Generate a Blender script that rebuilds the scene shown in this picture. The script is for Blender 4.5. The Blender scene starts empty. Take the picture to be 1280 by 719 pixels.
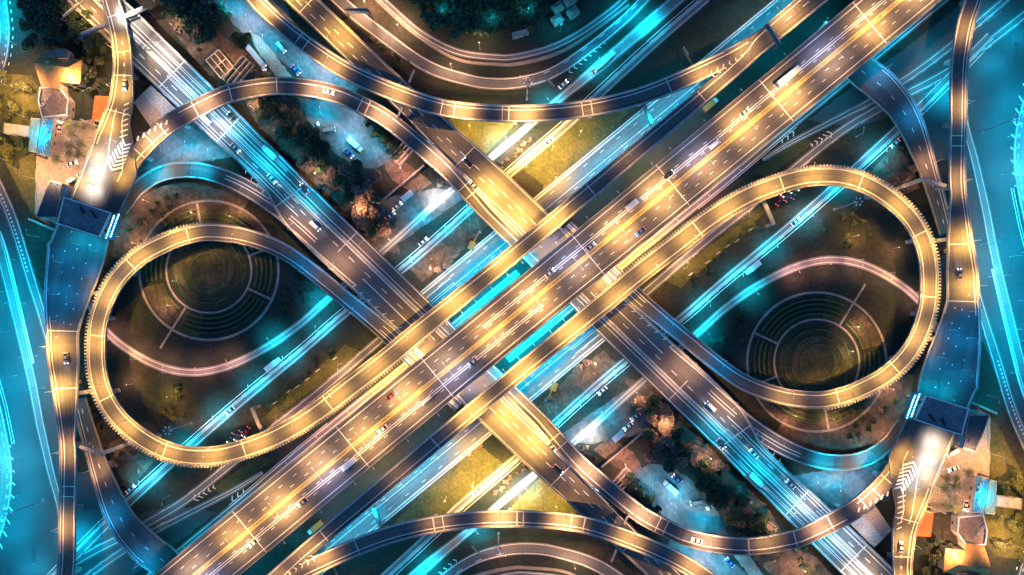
import bpy, math, random
from mathutils import Vector, Matrix
R = math.radians
random.seed(7)
scene = bpy.context.scene
col = scene.collection

# ------------------------------------------------------------------ scale and camera
S = 1/3.0                      # metres per picture unit on the ground
CX, CY, H = 641.0, 395.3, 400.0
cam = bpy.data.cameras.new('camera'); cam_o = bpy.data.objects.new('camera', cam); col.objects.link(cam_o)
cam_o.location = (0, 0, H); cam.sensor_fit = 'HORIZONTAL'; cam.sensor_width = 36
cam.lens = 36*H/(1280*S); cam.shift_x = (640-CX)/1280; cam.shift_y = -(359.5-CY)/1280
cam.clip_end = 5000
scene.camera = cam_o
# ------------------------------------------------------------------ night sky, moon, exposure
SUN_EL, SUN_ROT = R(36), R(200)
w = bpy.data.worlds.new('World'); scene.world = w; w.use_nodes = True
nt = w.node_tree; bg = nt.nodes['Background']
sky = nt.nodes.new('ShaderNodeTexSky'); sky.sky_type = 'NISHITA'; sky.sun_disc = False
sky.sun_elevation = SUN_EL; sky.sun_rotation = SUN_ROT; sky.ozone_density = 6.0
tint = nt.nodes.new('ShaderNodeMix'); tint.data_type = 'RGBA'; tint.blend_type = 'MULTIPLY'; tint.inputs[0].default_value = 1
tint.inputs[7].default_value = (.22, .68, 1, 1)      # deep blue night sky
nt.links.new(sky.outputs[0], tint.inputs[6]); nt.links.new(tint.outputs[2], bg.inputs[0]); bg.inputs[1].default_value = 0.15
sl = bpy.data.lights.new('sun', 'SUN'); sl.energy = 0.02; sl.angle = R(0.5); sl.color = (1, .93, .82)
so = bpy.data.objects.new('sun', sl); col.objects.link(so); so.rotation_euler = (R(90)-SUN_EL, 0, R(180)-SUN_ROT)
scene.view_settings.view_transform = 'Standard'; scene.view_settings.look = 'None'
scene.view_settings.exposure = 0.0; scene.view_settings.gamma = 1; scene.view_settings.use_curve_mapping = False

WARM = (1.0, .51, .15); GOLD = (1.0, .52, .105); COOL = (.0, .56, .92); WHITE = (1.0, .86, .72); ICE = (.55, .72, 1.0); AMBER = (1.0, .52, .26)

# ------------------------------------------------------------------ helpers
def W(px, py, z=0.0):
    k = S*(H-z)/H
    return Vector(((px-CX)*k, (CY-py)*k, z))

def tag(o, label=None, cat=None, group=None, kind=None):
    if label: o['label'] = label
    if cat: o['category'] = cat
    if group: o['group'] = group
    if kind: o['kind'] = kind
    return o

def empty(name, loc, rz=0.0):
    o = bpy.data.objects.new(name, None); col.objects.link(o)
    o.empty_display_size = .5
    o.location = loc; o.rotation_euler = (0, 0, rz); return o

KIDS = {}
def set_parent(o, p):
    if p is not None:
        o.parent = p; KIDS.setdefault(p.name, []).append(o)

def copy_tree(o, parent=None):
    c = o.copy(); col.objects.link(c)
    if parent is not None:
        set_parent(c, parent)
    for ch in KIDS.get(o.name, []):
        copy_tree(ch, c)
    return c

def visible(px, py, m=20):
    return -m < px < 1280+m and -m < py < 719+m

def mirror(o, label=None, group=None):
    """the far half of the interchange: the same thing turned half round about the middle"""
    c = copy_tree(o)
    c.location = (-o.location.x, -o.location.y, o.location.z)
    c.rotation_euler = (o.rotation_euler[0], o.rotation_euler[1], o.rotation_euler[2]+math.pi)
    if label: c['label'] = label
    if group: c['group'] = group
    return c

def wloc(p):
    v = Vector((0, 0, 0))
    while p is not None:
        v += Vector(p.location); p = p.parent
    return v

class MB:
    def __init__(s): s.v = []; s.f = []; s.m = []; s.uv = {}
    def face(s, idx, mat=0, uv=None):
        if uv: s.uv[len(s.f)] = uv
        s.f.append(tuple(idx)); s.m.append(mat)
    def quad(s, a, b, c, d, mat=0, uv=None):
        n = len(s.v); s.v += [tuple(a), tuple(b), tuple(c), tuple(d)]; s.face((n, n+1, n+2, n+3), mat, uv)
    def tri(s, a, b, c, mat=0):
        n = len(s.v); s.v += [tuple(a), tuple(b), tuple(c)]; s.face((n, n+1, n+2), mat)
    def poly(s, pts, mat=0):
        n = len(s.v); s.v += [tuple(p) for p in pts]; s.face(range(n, n+len(pts)), mat)
    def prism(s, pts, z0, z1, mat=0, top=None):
        """pts: 2D ccw loop"""
        n = len(s.v); k = len(pts)
        s.v += [(p[0], p[1], z0) for p in pts]+[(p[0], p[1], z1) for p in pts]
        s.face([n+k+i for i in range(k)], mat if top is None else top)
        s.face([n+k-1-i for i in range(k)], mat)
        for i in range(k):
            j = (i+1) % k
            s.face((n+i, n+j, n+k+j, n+k+i), mat)
    def box(s, c, size, rz=0.0, mat=0):
        hx, hy, hz = size[0]/2, size[1]/2, size[2]/2
        ca, sa = math.cos(rz), math.sin(rz)
        P = [(c[0]+x*ca-y*sa, c[1]+x*sa+y*ca) for x, y in ((-hx, -hy), (hx, -hy), (hx, hy), (-hx, hy))]
        s.prism(P, c[2]-hz, c[2]+hz, mat)
    def tube(s, a, b, r0, r1, n=8, mat=0, caps=True):
        a = Vector(a); b = Vector(b); d = (b-a).normalized()
        u = d.orthogonal().normalized(); v = d.cross(u)
        k = len(s.v)
        for P, r in ((a, r0), (b, r1)):
            for i in range(n):
                t = 2*math.pi*i/n
                s.v.append(tuple(P+u*(r*math.cos(t))+v*(r*math.sin(t))))
        for i in range(n):
            j = (i+1) % n
            s.face((k+i, k+j, k+n+j, k+n+i), mat)
        if caps:
            s.face([k+n-1-i for i in range(n)], mat); s.face([k+n+i for i in range(n)], mat)
    def build(s, name, mats, parent=None, smooth=False, world=True):
        me = bpy.data.meshes.new(name)
        if not isinstance(mats, (list, tuple)): mats = [mats]
        off = wloc(parent) if (parent is not None and world) else Vector((0, 0, 0))
        vs = [(x-off.x, y-off.y, z-off.z) for x, y, z in s.v]
        me.from_pydata(vs, [], s.f); me.update()
        for mm in mats: me.materials.append(mm)
        me.polygons.foreach_set('material_index', s.m)
        if smooth: me.polygons.foreach_set('use_smooth', [True]*len(s.f))
        if s.uv:
            ul = me.uv_layers.new(name='UVMap')
            for p in me.polygons:
                uv = s.uv.get(p.index)
                if uv:
                    for li, q in zip(p.loop_indices, uv): ul.data[li].uv = q
        o = bpy.data.objects.new(name, me); col.objects.link(o)
        set_parent(o, parent)
        return o
    def place(s, name, mats):
        """a one-mesh thing or sheet: origin at the middle of its base"""
        xs = [p[0] for p in s.v]; ys = [p[1] for p in s.v]; zs = [p[2] for p in s.v]
        c = Vector(((min(xs)+max(xs))/2, (min(ys)+max(ys))/2, min(zs)))
        s.v = [(x-c.x, y-c.y, z-c.z) for x, y, z in s.v]
        o = s.build(name, mats); o.location = c; return o

# ------------------------------------------------------------------ materials
def new_mat(name, base=(.5, .5, .5), rough=.8, metal=0.0, emit=None, es=0.0):
    m = bpy.data.materials.new(name); m.use_nodes = True
    b = m.node_tree.nodes['Principled BSDF']
    b.inputs['Base Color'].default_value = (*base, 1); b.inputs['Roughness'].default_value = rough
    b.inputs['Metallic'].default_value = metal
    if emit:
        b.inputs['Emission Color'].default_value = (*emit, 1); b.inputs['Emission Strength'].default_value = es
    return m

def N(m, t): return m.node_tree.nodes.new(t)
def L(m, a, b): m.node_tree.links.new(a, b)

def ramp(m, fac, stops):
    r = N(m, 'ShaderNodeValToRGB'); el = r.color_ramp.elements
    while len(el) < len(stops): el.new(.5)
    for e, (p, c) in zip(el, stops): e.position = p; e.color = (*c, 1)
    L(m, fac, r.inputs[0]); return r.outputs[0]

def noise(m, vec, scale, detail=4, rough=.6):
    n = N(m, 'ShaderNodeTexNoise'); n.inputs['Scale'].default_value = scale
    n.inputs['Detail'].default_value = detail; n.inputs['Roughness'].default_value = rough
    if vec is not None: L(m, vec, n.inputs['Vector'])
    return n.outputs[0]

def mixc(m, fac, a, b, mode='MIX'):
    x = N(m, 'ShaderNodeMix'); x.data_type = 'RGBA'; x.blend_type = mode
    if isinstance(fac, (int, float)): x.inputs[0].default_value = fac
    else: L(m, fac, x.inputs[0])
    for sock, v in ((x.inputs[6], a), (x.inputs[7], b)):
        if isinstance(v, tuple): sock.default_value = (*v, 1)
        else: L(m, v, sock)
    return x.outputs[2]

def bump(m, h, strength=.3, dist=.1):
    b = N(m, 'ShaderNodeBump'); b.inputs['Strength'].default_value = strength; b.inputs['Distance'].default_value = dist
    L(m, h, b.inputs['Height']); L(m, b.outputs[0], m.node_tree.nodes['Principled BSDF'].inputs['Normal'])

def mat_noise(name, stops, scale, rough=.85, detail=6, fine=None, bmp=.3, coord='Object', amp=.52):
    m = new_mat(name, rough=rough); tc = N(m, 'ShaderNodeTexCoord')
    f = noise(m, tc.outputs[coord], scale, detail, .65)
    c = ramp(m, f, stops)
    if fine:
        g = noise(m, tc.outputs[coord], fine, 5, .7)
        c = mixc(m, 1.0, c, ramp(m, g, [(.3, (1-amp,)*3), (.7, (1+amp,)*3)]), 'MULTIPLY')
        if bmp: bump(m, g, bmp, .3)
    L(m, c, m.node_tree.nodes['Principled BSDF'].inputs['Base Color'])
    return m

def mat_asphalt(name, a, b, rough=.7):
    """asphalt with bands along the road (tyre wear and painted-in light trails), mended rectangles and fine grain (UV: metres across, metres along)"""
    m = new_mat(name, rough=rough); uv = N(m, 'ShaderNodeUVMap'); uv.uv_map = 'UVMap'
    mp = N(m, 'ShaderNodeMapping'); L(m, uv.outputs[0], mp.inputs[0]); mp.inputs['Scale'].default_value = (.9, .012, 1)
    st = noise(m, mp.outputs[0], 1.6, 6, .7)  # long streaks: part tyre wear, part traffic light trails put into the colour
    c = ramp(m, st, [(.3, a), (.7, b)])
    sn = N(m, 'ShaderNodeVectorMath'); sn.operation = 'SNAP'; sn.inputs[1].default_value = (3.6, 17.0, 1)
    L(m, uv.outputs[0], sn.inputs[0])
    wn = N(m, 'ShaderNodeTexWhiteNoise'); L(m, sn.outputs[0], wn.inputs['Vector'])
    c = mixc(m, 1.0, c, ramp(m, wn.outputs['Value'], [(.0, (.72, .72, .74)), (.25, (.95, .95, .95)), (1., (1.12, 1.1, 1.08))]), 'MULTIPLY')
    g = noise(m, uv.outputs[0], 1.1, 6, .8)
    c = mixc(m, 1.0, c, ramp(m, g, [(.25, (.62, .62, .62)), (.75, (1.3, 1.3, 1.3))]), 'MULTIPLY')
    L(m, c, m.node_tree.nodes['Principled BSDF'].inputs['Base Color'])
    bump(m, g, .12, .05)
    return m

M = {}
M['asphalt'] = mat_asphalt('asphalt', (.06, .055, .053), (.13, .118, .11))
M['asphalt_ground'] = mat_asphalt('ground_asphalt', (.075, .075, .08), (.15, .15, .155), .6)
M['concrete'] = mat_noise('concrete', [(.3, (.22, .21, .19)), (.7, (.42, .40, .37))], .25, fine=2.0, bmp=.1)
M['paint'] = mat_noise('white_paint', [(.25, (.42, .41, .40)), (.5, (.7, .69, .67))], .8, .6, bmp=0)
M['yellow'] = mat_noise('yellow_paint', [(.25, (.45, .28, .03)), (.55, (.75, .48, .05))], .6, .6, bmp=0)
M['ground'] = mat_noise('ground', [(.32, (.006, .014, .012)), (.46, (.014, .022, .015)), (.58, (.03, .025, .018)), (.75, (.065, .05, .036))], .028, .95, 8, fine=.55)
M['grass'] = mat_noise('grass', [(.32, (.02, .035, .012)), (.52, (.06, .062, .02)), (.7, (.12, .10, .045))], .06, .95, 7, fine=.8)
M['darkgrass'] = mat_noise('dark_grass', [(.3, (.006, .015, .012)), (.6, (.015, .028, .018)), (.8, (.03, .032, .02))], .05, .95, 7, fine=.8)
M['mound'] = mat_noise('mound_turf', [(.36, (.01, .022, .014)), (.5, (.035, .038, .018)), (.66, (.085, .065, .035))], .09, .95, 8, fine=.7)
M['soil'] = mat_noise('soil', [(.34, (.03, .02, .015)), (.5, (.085, .058, .04)), (.7, (.2, .14, .10))], .09, .95, 8, fine=.6, bmp=.6)
M['yard'] = mat_noise('yard_paving', [(.36, (.02, .025, .025)), (.5, (.075, .08, .08)), (.68, (.14, .14, .14))], .07, .7, 8, fine=.5)
M['apron'] = mat_noise('asphalt_apron', [(.3, (.04, .042, .045)), (.7, (.062, .064, .068))], .05, .7, 8, fine=.9, bmp=0, amp=.12)
M['path'] = mat_noise('path_paving', [(.3, (.20, .16, .13)), (.7, (.36, .30, .25))], .3, .85, 5, fine=1.5)
M['concrete_road'] = mat_asphalt('concrete_road', (.15, .135, .125), (.27, .25, .235), .75)
M['gantry_steel'] = mat_noise('gantry_steel', [(.3, (.08, .085, .09)), (.7, (.15, .155, .16))], .8, .55, bmp=0)
M['kerb'] = mat_noise('kerb_stone', [(.3, (.11, .108, .1)), (.7, (.2, .195, .185))], .4, fine=2.0, bmp=0)
M['steel'] = new_mat('galvanised_steel', (.35, .36, .37), .45, .6)
M['pole'] = mat_noise('pole_steel', [(.3, (.3, .3, .3)), (.7, (.5, .5, .48))], 1.0, .5, bmp=0)
M['glass'] = new_mat('dark_glass', (.015, .02, .025), .08)
M['tyre'] = new_mat('tyre_rubber', (.02, .02, .02), .85)
M['signback'] = mat_noise('sign_metal', [(.3, (.3, .33, .34)), (.7, (.5, .52, .52))], .8, .5, bmp=0)
for nm, c, s in (('lens_warm', WARM, 30), ('lens_cool', (.25, .8, 1.0), 30), ('headlamp', (.8, .9, 1.0), 25), ('taillamp', (1, .05, .02), 8)):
    M[nm] = new_mat(nm, (.8, .8, .8), .3, emit=c, es=s)
for nm, c in (('white', (.75, .75, .73)), ('silver', (.42, .43, .45)), ('black', (.02, .02, .022)), ('red', (.42, .03, .025)), ('blue', (.04, .1, .32)), ('orange', (.55, .2, .04)), ('grey', (.16, .17, .18)), ('green', (.04, .2, .1))):
    m = new_mat('car_paint_'+nm, c, .32); m.node_tree.nodes['Principled BSDF'].inputs['Coat Weight'].default_value = .5
    M['car_'+nm] = m
def mat_leaf(name, a, b):
    m = new_mat(name, rough=.75); oi = N(m, 'ShaderNodeObjectInfo'); tc = N(m, 'ShaderNodeTexCoord')
    f = noise(m, tc.outputs['Object'], .9, 3, .6)
    c = mixc(m, f, a, b)
    hv = N(m, 'ShaderNodeHueSaturation'); L(m, c, hv.inputs['Color'])
    mr = N(m, 'ShaderNodeMapRange'); mr.inputs[3].default_value = .7; mr.inputs[4].default_value = 1.35
    L(m, oi.outputs['Random'], mr.inputs[0]); L(m, mr.outputs[0], hv.inputs['Value'])
    L(m, hv.outputs[0], m.node_tree.nodes['Principled BSDF'].inputs['Base Color'])
    return m
M['leaf_dark'] = mat_leaf('leaf_dark_green', (.02, .045, .025), (.05, .09, .04))
M['leaf_mid'] = mat_leaf('leaf_mid_green', (.045, .06, .02), (.11, .12, .045))
M['leaf_dry'] = mat_leaf('leaf_dry_brown', (.12, .08, .06), (.28, .2, .15))
M['bark'] = mat_noise('bark', [(.3, (.05, .035, .025)), (.7, (.13, .1, .075))], 2.0, .95, bmp=0)

# ------------------------------------------------------------------ roads
def catmull(P, n=None, step=5.0):
    """P: tuples of any length, first two picture units; returns dense list"""
    out = []
    k = len(P)
    for i in range(k-1):
        p0 = P[max(i-1, 0)]; p1 = P[i]; p2 = P[i+1]; p3 = P[min(i+2, k-1)]
        if i == 0: p0 = tuple(2*a-b for a, b in zip(p1, p2))
        if i == k-2: p3 = tuple(2*b-a for a, b in zip(p1, p2))
        d = math.hypot(p2[0]-p1[0], p2[1]-p1[1]); m = max(1, int(d/step))
        for j in range(m):
            t = j/m; q = []
            for c in range(len(p1)):
                a, b, cc, dd = p0[c], p1[c], p2[c], p3[c]
                if c >= 2: q.append(b+(cc-b)*t)
                else: q.append(.5*((2*b)+(-a+cc)*t+(2*a-5*b+4*cc-dd)*t*t+(-a+3*b-3*cc+dd)*t**3))
            out.append(tuple(q))
    out.append(tuple(P[-1])); return out

class Path:
    """pts: (x, y, z, left width, right width) in picture units (z in metres)"""
    def __init__(s, pts, step=5.0):
        D = catmull(pts, step=step)
        s.p = [W(q[0], q[1], q[2]) for q in D]
        s.wl = [q[3]*S for q in D]; s.wr = [q[4]*S for q in D]
        n = len(D); s.d = []; s.nrm = []
        for i in range(n):
            t = s.p[min(i+1, n-1)]-s.p[max(i-1, 0)]; t.z = 0; t.normalize()
            s.d.append(t); s.nrm.append(Vector((-t.y, t.x, 0)))
        s.L = [0.0]
        for i in range(1, n): s.L.append(s.L[-1]+(s.p[i]-s.p[i-1]).length)
        s.len = s.L[-1]
    def at(s, l):
        l = min(max(l, 0), s.len)
        lo, hi = 0, len(s.L)-1
        while hi-lo > 1:
            mid = (lo+hi)//2
            if s.L[mid] <= l: lo = mid
            else: hi = mid
        t = (l-s.L[lo])/max(1e-6, s.L[hi]-s.L[lo])
        f = lambda A: A[lo]+(A[hi]-A[lo])*t
        return f(s.p), f(s.nrm), f(s.d), f(s.wl), f(s.wr)

def strip(mb, path, off, width, dz, l0, l1, mat=0, step=1.8):
    """flat painted strip; off(l, wl, wr) -> metres to the left of the centre line"""
    n = max(1, int(math.ceil((l1-l0)/step))); prev = None
    for i in range(n+1):
        l = l0+(l1-l0)*i/n
        p, nr, d, wl, wr = path.at(l); o = off(l, wl, wr)
        a = p+nr*(o+width/2); b = p+nr*(o-width/2); a.z += dz; b.z += dz
        if prev: mb.quad(prev[1], b, a, prev[0], mat)
        prev = (a, b)

def line_off(spec):
    k = spec[0]
    if k == 'L': return lambda l, wl, wr: wl-spec[1]*S
    if k == 'R': return lambda l, wl, wr: -wr+spec[1]*S
    if k == 'C':
        if callable(spec[1]): return lambda l, wl, wr: spec[1](l)
        return lambda l, wl, wr: spec[1]*S
    if k == 'F': return lambda l, wl, wr: wl-spec[1]*(wl+wr)      # fraction across

def paint(mb, path, lines, dz):
    for ln in lines:
        spec = ln['at']; off = line_off(spec); wd = ln.get('w', .34); mat = ln.get('m', 0)
        a = ln.get('u0', 0)*path.len; b = ln.get('u1', 1)*path.len
        if 'dash' in ln:
            on, gap = ln['dash']; l = a+ln.get('ph', 0)
            while l < b:
                strip(mb, path, off, wd, dz, l, min(l+on, b), mat); l += on+gap
        else: strip(mb, path, off, wd, dz, a, b, mat)

def wall(mb, path, off, width, z0, z1, l0, l1, mat=0, step=1.8):
    n = max(1, int(math.ceil((l1-l0)/step))); rows = []
    for i in range(n+1):
        l = l0+(l1-l0)*i/n
        p, nr, d, wl, wr = path.at(l); o = off(l, wl, wr)
        a = p+nr*(o+width/2); b = p+nr*(o-width/2)
        k = len(mb.v)
        mb.v += [(a.x, a.y, p.z+z0), (b.x, b.y, p.z+z0), (b.x, b.y, p.z+z1), (a.x, a.y, p.z+z1)]
        rows.append(k)
    for k0, k1 in zip(rows, rows[1:]):
        for e in range(4):
            f = (e+1) % 4
            mb.face((k0+e, k0+f, k1+f, k1+e), mat)
    k = rows[0]; mb.face((k+3, k+2, k+1, k), mat); k = rows[-1]; mb.face((k, k+1, k+2, k+3), mat)

ALLROADS = []
def lower_road_hit(p, z, r=1.2):
    for P, top in ALLROADS:
        for i in range(0, len(P.p), 2):
            q = P.p[i]
            if q.z > z-3: continue
            for sg in (1, -1):
                dx, dy = sg*p.x-q.x, sg*p.y-q.y
                al = dx*P.d[i].x+dy*P.d[i].y; ac = dx*P.nrm[i].x+dy*P.nrm[i].y
                if abs(al) < 2.5 and -P.wr[i]-r < ac < P.wl[i]+r: return True
    return False

FLY = []
def flyover(pts, label, lines, parapet=((0, 1), (0, 1)), joints=(), posts=None, lights=None, deck_mat='asphalt', pier_every=26, median=None, thick=1.3, extra=None):
    P = Path(pts); ALLROADS.append((P, True))
    mid = P.p[len(P.p)//2]
    root = empty('flyover', (mid.x, mid.y, 0)); tag(root, label, 'flyover')
    # deck
    mb = MB(); rows = []
    for i in range(len(P.p)):
        p, nr = P.p[i], P.nrm[i]
        a = p+nr*P.wl[i]; b = p-nr*P.wr[i]
        c = p-nr*(P.wr[i]*.62); d = p+nr*(P.wl[i]*.62)
        k = len(mb.v)
        mb.v += [(a.x, a.y, p.z), (b.x, b.y, p.z), (b.x, b.y, p.z-.35), (c.x, c.y, p.z-thick), (d.x, d.y, p.z-thick), (a.x, a.y, p.z-.35)]
        rows.append((k, P.wl[i], P.wr[i], P.L[i]))
    for (k0, wl0, wr0, l0), (k1, wl1, wr1, l1) in zip(rows, rows[1:]):
        mb.face((k0+1, k1+1, k1, k0), 0, [(wr0, l0), (wr1, l1), (-wl1, l1), (-wl0, l0)])
        for e in (1, 2, 3, 4, 5):
            f = (e+1) % 6
            mb.face((k0+f, k1+f, k1+e, k0+e), 1)
    mb.build('deck', [M[deck_mat], M['concrete']], root)
    # parapets
    for side, rng in zip((1, -1), parapet):
        if not rng: continue
        if not isinstance(rng[0], (tuple, list)): rng = (rng,)
        pm = MB()
        for (a, b) in rng:
            o = (lambda l, wl, wr: wl-.16) if side > 0 else (lambda l, wl, wr: -wr+.16)
            wall(pm, P, o, .32, -.1, .95, a*P.len, b*P.len)
        pm.build('parapet', M['concrete'], root)
    if posts:
        for (sd, a, b) in posts:
            pm = MB(); l = a*P.len
            while l < b*P.len:
                p, nr, d, wl, wr = P.at(l); o = (wl+.45) if sd == 'L' else -(wr+.45)
                c = p+nr*o; pm.box((c.x, c.y, p.z+.35), (.62, .9, 1.5), math.atan2(d.y, d.x)); l += 1.25
            pm.build('barrier_bracket', M['concrete'], root)
    if lines:
        lm = MB(); paint(lm, P, lines, .012)
        lm.build('lane_marking', [M['paint'], M['yellow']], root)
    if joints:
        for u in joints:
            jm = MB()
            p, nr, d, wl, wr = P.at(u*P.len)
            a = p+nr*(wl-.35); b = p-nr*(wr-.35); h = d*.16; z = Vector((0, 0, .02))
            jm.quad(a-h+z, b-h+z, b+h+z, a+h+z)
            jm.build('expansion_joint', M['paint'], root)
    if median:
        mm = MB()
        for (spec, a, b, wd, ht) in median:
            wall(mm, P, line_off(spec), wd, .0, ht, a*P.len, b*P.len)
        mm.build('median_barrier', M['concrete'], root)
    if extra: extra(P, root)
    FLY.append((P, root, pier_every, thick))
    return P, root

def add_piers():
    for P, root, every, thick in FLY:
        if not every: continue
        l = every/2
        while l < P.len:
            p, nr, d, wl, wr = P.at(l)
            if p.z > 4.5:
                for sh in (0, 5, -5, 9, -9):
                    p2, nr, d, wl, wr = P.at(l+sh)
                    c = p2+nr*((wl-wr)/2)
                    if not lower_road_hit(c, p2.z): break
                else:
                    l += every; continue
                mb = MB(); ang = math.atan2(d.y, d.x); wt = wl+wr
                mb.box((c.x, c.y, (p2.z-thick-1.0)/2), (1.6, min(2.6, wt*.35), p2.z-thick-1.0), ang)
                mb.box((c.x, c.y, p2.z-thick-.5), (1.9, wt*.8, .98), ang)
                mb.build('pier', M['concrete'], root)
            l += every

GZ = [0.012]
def road(name, pts, lines, kerb=True, mat='asphalt_ground', mir=True, chev=None):
    GZ[0] += .005
    z = GZ[0]
    pts = [(p[0], p[1], z, p[2], p[3]) for p in pts]
    P = Path(pts); ALLROADS.append((P, False))
    mid = P.p[len(P.p)//2]
    mb = MB(); rows = []
    for i in range(len(P.p)):
        p, nr = P.p[i], P.nrm[i]
        a = p+nr*P.wl[i]; b = p-nr*P.wr[i]; k = len(mb.v)
        mb.v += [tuple(a), tuple(b)]; rows.append((k, P.wl[i], P.wr[i], P.L[i]))
    for (k0, wl0, wr0, l0), (k1, wl1, wr1, l1) in zip(rows, rows[1:]):
        mb.face((k0+1, k1+1, k1, k0), 0, [(wr0, l0), (wr1, l1), (-wl1, l1), (-wl0, l0)])
    if kerb:
        wall(mb, P, lambda l, wl, wr: wl+.12, .25, -.01, .13, 0, P.len, 1)
        wall(mb, P, lambda l, wl, wr: -wr-.12, .25, -.01, .13, 0, P.len, 1)
    o = mb.place(name, [M[mat], M['kerb']]); o['kind'] = 'structure'
    if lines:
        lm = MB(); paint(lm, P, lines, .0022)
        if chev: chev(lm, P)
        lm.build('lane_marking', [M['paint'], M['yellow']], o)
    if mir: mirror(o)
    return P, o

def chevrons(mb, p0, p1, n, w0, w1, z, flip=1, th=.5):
    """row of painted V marks from p0 to p1 (picture units)"""
    a = W(*p0, z); b = W(*p1, z); d = (b-a).normalized(); nr = Vector((-d.y, d.x, 0))
    for i in range(n):
        t = (i+.5)/n; c = a+(b-a)*t; w = (w0+(w1-w0)*t)*S
        for sg in (1, -1):
            q = c+nr*(sg*w)-d*(flip*w*.9)
            e = d*th
            mb.quad(c, c+e, q+e, q) if sg*1 < 0 else mb.quad(c, q, q+e, c+e)

# ================================================================== GROUND
g = MB(); E = 1500
g.quad((-E, -E, 0), (E, -E, 0), (E, E, 0), (-E, E, 0))
tag(g.place('ground', M['ground']), kind='structure')
PZ = [0.002]
def patch(name, pts, mat, mir=True, rough=.9, kind='structure'):
    """irregular sheet of another ground cover; pts in picture units"""
    PZ[0] += .0006
    rnd = random.Random(int(sum(p[0]*3+p[1] for p in pts)))
    k = len(pts); P = []
    for i in range(k):
        a, b = pts[i], pts[(i+1) % k]; d = math.hypot(b[0]-a[0], b[1]-a[1]); m = max(1, int(d/5))
        for j in range(m):
            t = j/m; P.append((a[0]+(b[0]-a[0])*t+rnd.uniform(-rough, rough), a[1]+(b[1]-a[1])*t+rnd.uniform(-rough, rough)))
    mb = MB(); V = [W(x, y, PZ[0]) for x, y in P]
    ar = sum(V[i].x*V[(i+1) % len(V)].y-V[(i+1) % len(V)].x*V[i].y for i in range(len(V)))
    if ar < 0: V.reverse()
    mb.poly(V)
    o = mb.place(name, M[mat]); o['kind'] = kind
    if mir: mirror(o)
    return o

patch('grass', [(500, -20), (775, -20), (735, 26), (690, 48), (640, 58), (590, 56), (540, 36), (505, 8)], 'darkgrass')
patch('grass', [(545, 106), (600, 116), (660, 112), (700, 100), (690, 128), (600, 126), (560, 118)], 'darkgrass')
patch('grass', [(705, 90), (780, 30), (800, 42), (725, 108)], 'darkgrass')
patch('grass', [(745, 120), (850, 40), (900, 10), (960, -10), (880, 62), (800, 120)], 'darkgrass')
patch('grass', [(500, 130), (570, 142), (650, 150), (600, 200), (570, 190)], 'grass')
patch('grass', [(645, 205), (700, 165), (735, 138), (790, 118), (800, 125), (740, 190), (700, 225), (680, 232)], 'grass')
patch('soil', [(680, 232), (740, 186), (800, 138), (770, 175), (720, 216), (690, 244), (675, 250)], 'soil')
patch('soil', [(205, 20), (255, 30), (300, 60), (350, 98), (300, 116), (262, 95), (228, 55)], 'soil')
patch('soil', [(300, 116), (345, 122), (372, 150), (380, 190), (420, 215), (455, 235), (490, 270), (500, 318), (470, 312), (430, 270), (370, 205), (325, 160)], 'soil')
patch('soil', [(468, 185), (510, 205), (540, 228), (520, 245), (490, 225)], 'soil')
patch('yard', [(250, -20), (345, -20), (372, 40), (452, 108), (440, 118), (395, 108), (350, 75), (318, 55), (290, 28)], 'yard')
patch('path', [(312, 38), (330, 52), (365, 96), (345, 96), (318, 58)], 'path')
patch('yard', [(372, 122), (425, 126), (455, 148), (500, 192), (470, 212), (440, 205), (405, 182), (385, 150)], 'yard')
patch('yard', [(170, 165), (215, 160), (262, 146), (292, 196), (250, 203), (170, 215)], 'yard')
patch('yard', [(470, 250), (545, 235), (590, 240), (560, 262), (490, 310), (470, 308)], 'yard')
patch('soil', [(505, 330), (560, 280), (600, 262), (612, 280), (560, 330), (528, 352)], 'soil')
patch('grass', [(830, 350), (900, 290), (950, 256), (960, 262), (900, 318), (850, 360)], 'grass')
patch('soil', [(1080, 225), (1118, 180), (1140, 205), (1150, 235), (1125, 245), (1095, 250)], 'soil')
patch('grass', [(940, 215), (1000, 172), (1018, 178), (960, 222)], 'grass')
# the left edge: gardens of the houses, verge and paving round the toll station
patch('grass', [(-20, 90), (40, 95), (60, 130), (40, 190), (62, 215), (50, 290), (30, 250), (0, 190), (-20, 180)], 'grass')
patch('soil', [(68, 120), (90, 150), (118, 150), (122, 170), (100, 215), (80, 235), (60, 215), (60, 160)], 'path')
patch('soil', [(45, 195), (62, 200), (90, 235), (70, 290), (44, 270)], 'path')
patch('asphalt', [(-40, 225), (2, 228), (40, 330), (75, 420), (90, 470), (92, 640), (75, 700), (40, 770), (-40, 770)], 'apron')
patch('asphalt', [(1010, 150), (1075, 100), (1130, 62), (1240, -25), (1330, -25), (1330, 120), (1240, 190), (1212, 240), (1196, 200), (1160, 200), (1130, 140), (1070, 160)], 'apron')
patch('soil', [(150, 250), (190, 236), (230, 228), (260, 232), (215, 262), (180, 290), (160, 330), (140, 320)], 'soil')

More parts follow.
